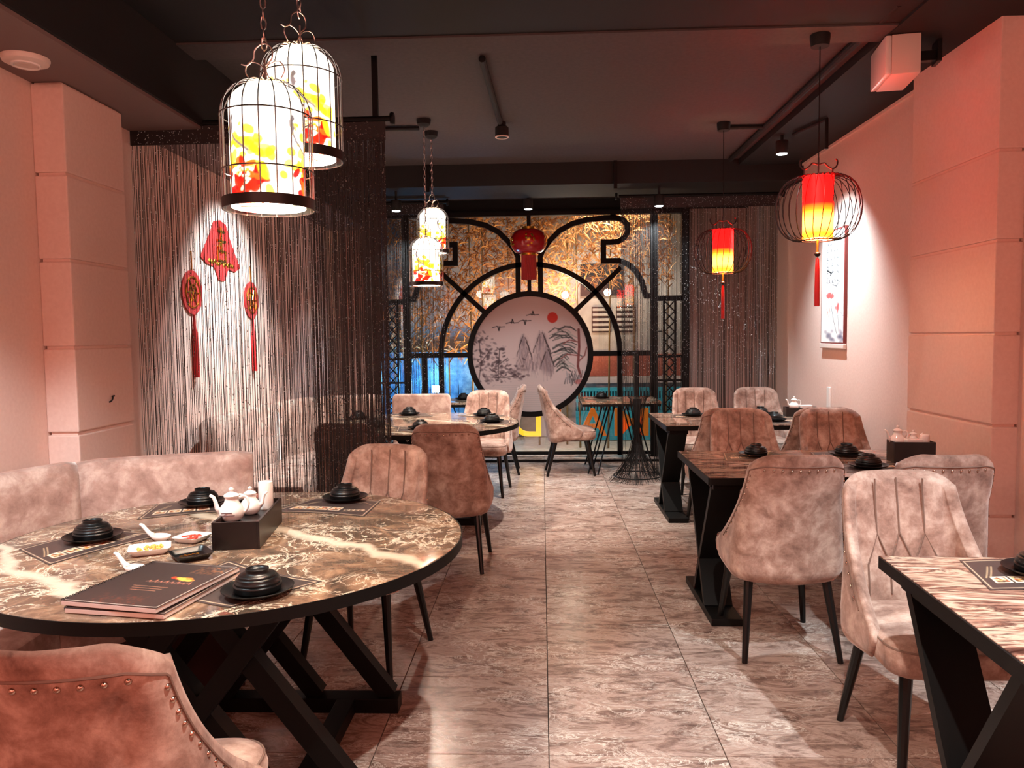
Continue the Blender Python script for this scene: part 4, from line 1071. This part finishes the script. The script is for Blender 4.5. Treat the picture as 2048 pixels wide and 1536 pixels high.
def red_pendant(y, z, label):
    t = thing('tassel_ornament', label, 'ornament', (-2.298, y, z), 0, 'red tassel ornaments on the left wall')
    RY = Matrix(((0, 0, 1, 0), (1, 0, 0, 0), (0, 1, 0, 0), (0, 0, 0, 1)))
    ob('red_oval', G().add(prism([(.145*math.cos(a), .145*math.sin(a)) for a in np.linspace(0, 2*PI, 29)[:-1]], 0, .008), RY), M['redcloth'], t)
    g = G()
    for r in (.05, .10): g.tube([(.010, r*math.cos(a), r*math.sin(a)) for a in np.linspace(0, 2*PI, 25)[:-1]], .006, 5, True)
    for k in range(6): a = PI*k/3; g.tube([(.010, 0, 0), (.010, .09*math.cos(a), .09*math.sin(a))], .005, 5)
    ob('gold_fretwork', g, M['gold'], t)
    ob('hanging_cord', G().tube([(.006, 0, .145), (.006, 0, .27)], .006, 6), M['gold'], t)
    ob('tassel', G().tube([(.012, 0, -.145), (.012, 0, -.24), (.012, 0, -.26), (.012, 0, -.56)], [.008, .010, .020, .023], 10), M['redcloth'], t, smooth=True)
red_pendant(4.99, 1.74, 'oval red tassel ornament on the left wall nearer the pillar')
red_pendant(6.02, 1.735, 'oval red tassel ornament on the left wall farther from the pillar')
# scroll picture on the right wall
cv = Cv(60, 210, (248, 240, 238))
def squig(y, n, w=26, x0=16, s=1):
    for k in range(n):
        x = x0+w*k/max(1, n-1)
        cv.line([(x, y+RN.uniform(-3, 1)), (x+RN.uniform(-2, 2), y+5), (x+RN.uniform(1, 5), y+RN.uniform(1, 8))], 1.5*s, (30, 26, 30), .9)
        if RN.rand() < .5: cv.line([(x, y-3), (x+4, y-5)], 1.2, (30, 26, 30), .9)
for y, n in ((8, 2), (20, 4), (33, 4), (47, 4), (60, 3), (73, 3), (90, 5)): squig(y, n)
cv.line([(30, 100), (40, 104), (48, 96)], 1.8, (50, 46, 50), .9); cv.line([(16, 72), (26, 78), (24, 82)], 3, (20, 18, 22), .95)
for _ in range(26):
    a = RN.uniform(-2.6, -.4); cv.ell(23+8*math.cos(a), 128+9*math.sin(a), 2.5, 6, (206, 90, 88), .5, a+PI/2)
for _ in range(12): cv.ell(44+RN.randn()*2.5, 148+RN.randn()*6, 1.8, 5, (206, 84, 84), .6, RN.randn()*.4)
for _ in range(9): cv.ell(20+RN.randn()*5, 150+RN.randn()*8, 1.5, 5, (216, 140, 130), .5, RN.randn()*.6)
cv.line([(27, 140), (33, 165), (42, 192)], 1.2, (70, 66, 70), .9); cv.line([(45, 158), (48, 190)], 1.1, (80, 76, 80), .9); cv.line([(50, 150), (58, 160)], 1, (90, 86, 90), .8)
for cx, cy in ((18, 198), (28, 202), (50, 194), (54, 202)):
    for _ in range(7): cv.ell(cx+RN.randn()*4, cy+RN.randn()*4, 6, 5, (72, 70, 98), .35, 0, .8)
cv.ell(42, 204, 5, 5, (235, 228, 232), .8, 0, .8)
t = thing('scroll_picture', 'tall white calligraphy and lotus picture on the right wall behind the red lantern', 'picture', (2.37, 6.33, 1.79))
ob('frame', boxg((-.012, 0, 0), (.022, .50, .92), 0, .003), mat('red_frame', rgb(120, 40, 36), .5), t)
painted('calligraphy', cv, lambda u, v: (-.0245+0*u, -(u-.5)*.47, (v-.5)*.89), M['scroll'], t)
ob('lower_rod', boxg((-.016, 0, -.475), (.03, .51, .04), 0, .006), M['cream'], t)
o = ob('wall_gauge', boxg((0, 0, 0), (.014, .07, .17), 0, .004), M['white']); tag(o, 'small white upright plate on the right wall above the far table', 'plate', None, (2.362, 6.42, .89))
o = ob('wall_hook', G().tube(smooth_path([(0, 0, -.015), (.012, 0, -.008), (.014, .01, .005), (.006, .02, .012), (.012, .03, .014)], 4), .004, 6), M['wireblack']); tag(o, 'tiny dark bird shaped hook on the left pillar', 'hook', None, (-2.15, 3.72, 1.14))

# ================================================================== CEILING FIXTURES
def downlight(x, y, z, label, aim=None):
    t = thing('downlight', label, 'lamp', (x, y, z), 0, 'small round ceiling spotlights')
    ob('housing', latheg([(.0005, .10), (.045, .10), (.048, .09), (.048, .012), (.044, .0), (.040, .004), (.0005, .006)], 24), M['blackpaint'], t, smooth=40)
    ob('lens', latheg([(.0005, -.003), (.036, -.002), (.038, .003), (.0005, .0035)], 20), mat('lamp_glow', (1, 1, 1, 1), .4, emit=(.9, .98, 1, 1), est=18), t, smooth=40)
    return t
downlight(-1.36, 7.28, 2.615, 'lit spotlight over the left end of the window, seen through the curtain')
downlight(-0.126, 7.84, 2.70, 'lit spotlight over the middle of the window above the red palace lantern')
downlight(1.10, 7.28, 2.615, 'lit spotlight over the right end of the window')
downlight(1.86, 6.09, 2.80, 'lit white spotlight on the conduit beside the right wall')
for i in range(3): ob('stem', G().tube([(0, 0, .1), (0, 0, .184 if i != 1 else .298)], .012, 8), M['blackpaint'], [o for o in C.objects if o.name.startswith('downlight') and o.type == 'EMPTY'][i])
ob('stem', G().tube([(0, 0, .1), (0, 0, .145)], .012, 8), M['blackpaint'], [o for o in C.objects if o.name == 'downlight.003'][0])
def pipe(label, pts, r=.016):
    o = ob('conduit_pipe', tubeg(pts, r, 10), M['blackpaint'], smooth=30); tag(o, label, 'pipe', 'black ceiling conduits')
pipe('black conduit pipe running along the middle of the ceiling to the unlit spotlight', [(-.32, 4.4, HC-.02), (-.29, 5.68, HC-.02)], .02)
pipe('black conduit pipe crossing the ceiling to the lantern roses of the far round table', [(-1.7, 5.80, HC-.02), (-.90, 5.80, HC-.02)])
pipe('black conduit pipe running along the right ceiling edge beside the wall', [(1.70, 3.8, HC-.022), (1.70, 7.05, HC-.022)], .022)
pipe('short black conduit linking the farther red lantern to the right pipe', [(1.43, 5.98, HC-.02), (1.68, 5.98, HC-.02)])
pipe('bent black conduit arm beside the lit spotlight on the right', [(1.92, 6.0, 2.925), (2.02, 5.6, 2.925), (2.02, 5.6, 2.72)], .014)
t = thing('spotlight', 'unlit black spotlight at the end of the middle ceiling pipe', 'lamp', (-.28, 5.76, HC-.11))
ob('housing', latheg([(.0005, .0), (.042, 0), (.05, .008), (.05, .07), (.03, .085), (.03, .108), (.0005, .108)], 24), M['blackpaint'], t, smooth=40)
ob('trim_ring', shellg([(.040, -.002), (.051, -.002), (.051, .006), (.040, .006), (.040, -.002)], 24), M['cream'], t, smooth=40)
for x, lb in ((-1.03, 'black hanger rod behind the far birdcage lanterns at the back beam'), (.68, 'black hanger rod at the back beam above the right bead curtain')):
    o = ob('hanger_rod', G().box((0, 0, 0), (.03, .03, .25)), M['black']); tag(o, lb, 'rod', None, (x, 7.10, 2.875))
t = thing('ceiling_disc_lamp', 'round white disc lamp under the left soffit', 'lamp', (-2.12, 3.17, 2.6))
ob('disc', latheg([(.0005, -.03), (.06, -.028), (.085, -.02), (.09, -.008), (.09, -.001), (.0005, -.001)], 32), M['cream'], t, smooth=40)
ob('lens_ring', shellg([(.045, -.034), (.055, -.034), (.055, -.026), (.045, -.026), (.045, -.034)], 28), M['white'], t, smooth=40)
t = thing('speaker', 'white box speaker on a bracket high beside the right pillar', 'speaker', (1.875, 4.24, 2.842), R(-9))
ob('cabinet', boxg((.02, 0, 0), (.14, .30, .20), 0, .008), M['cream'], t, smooth=30)
ob('grille', boxg((-.065, 0, 0), (.03, .296, .196), 0, .008), M['white'], t, smooth=30)
ob('bracket', G().box((.15, .02, .03), (.12, .04, .05)).box((.215, .02, .05), (.02, .1, .12)), M['legs'], t)
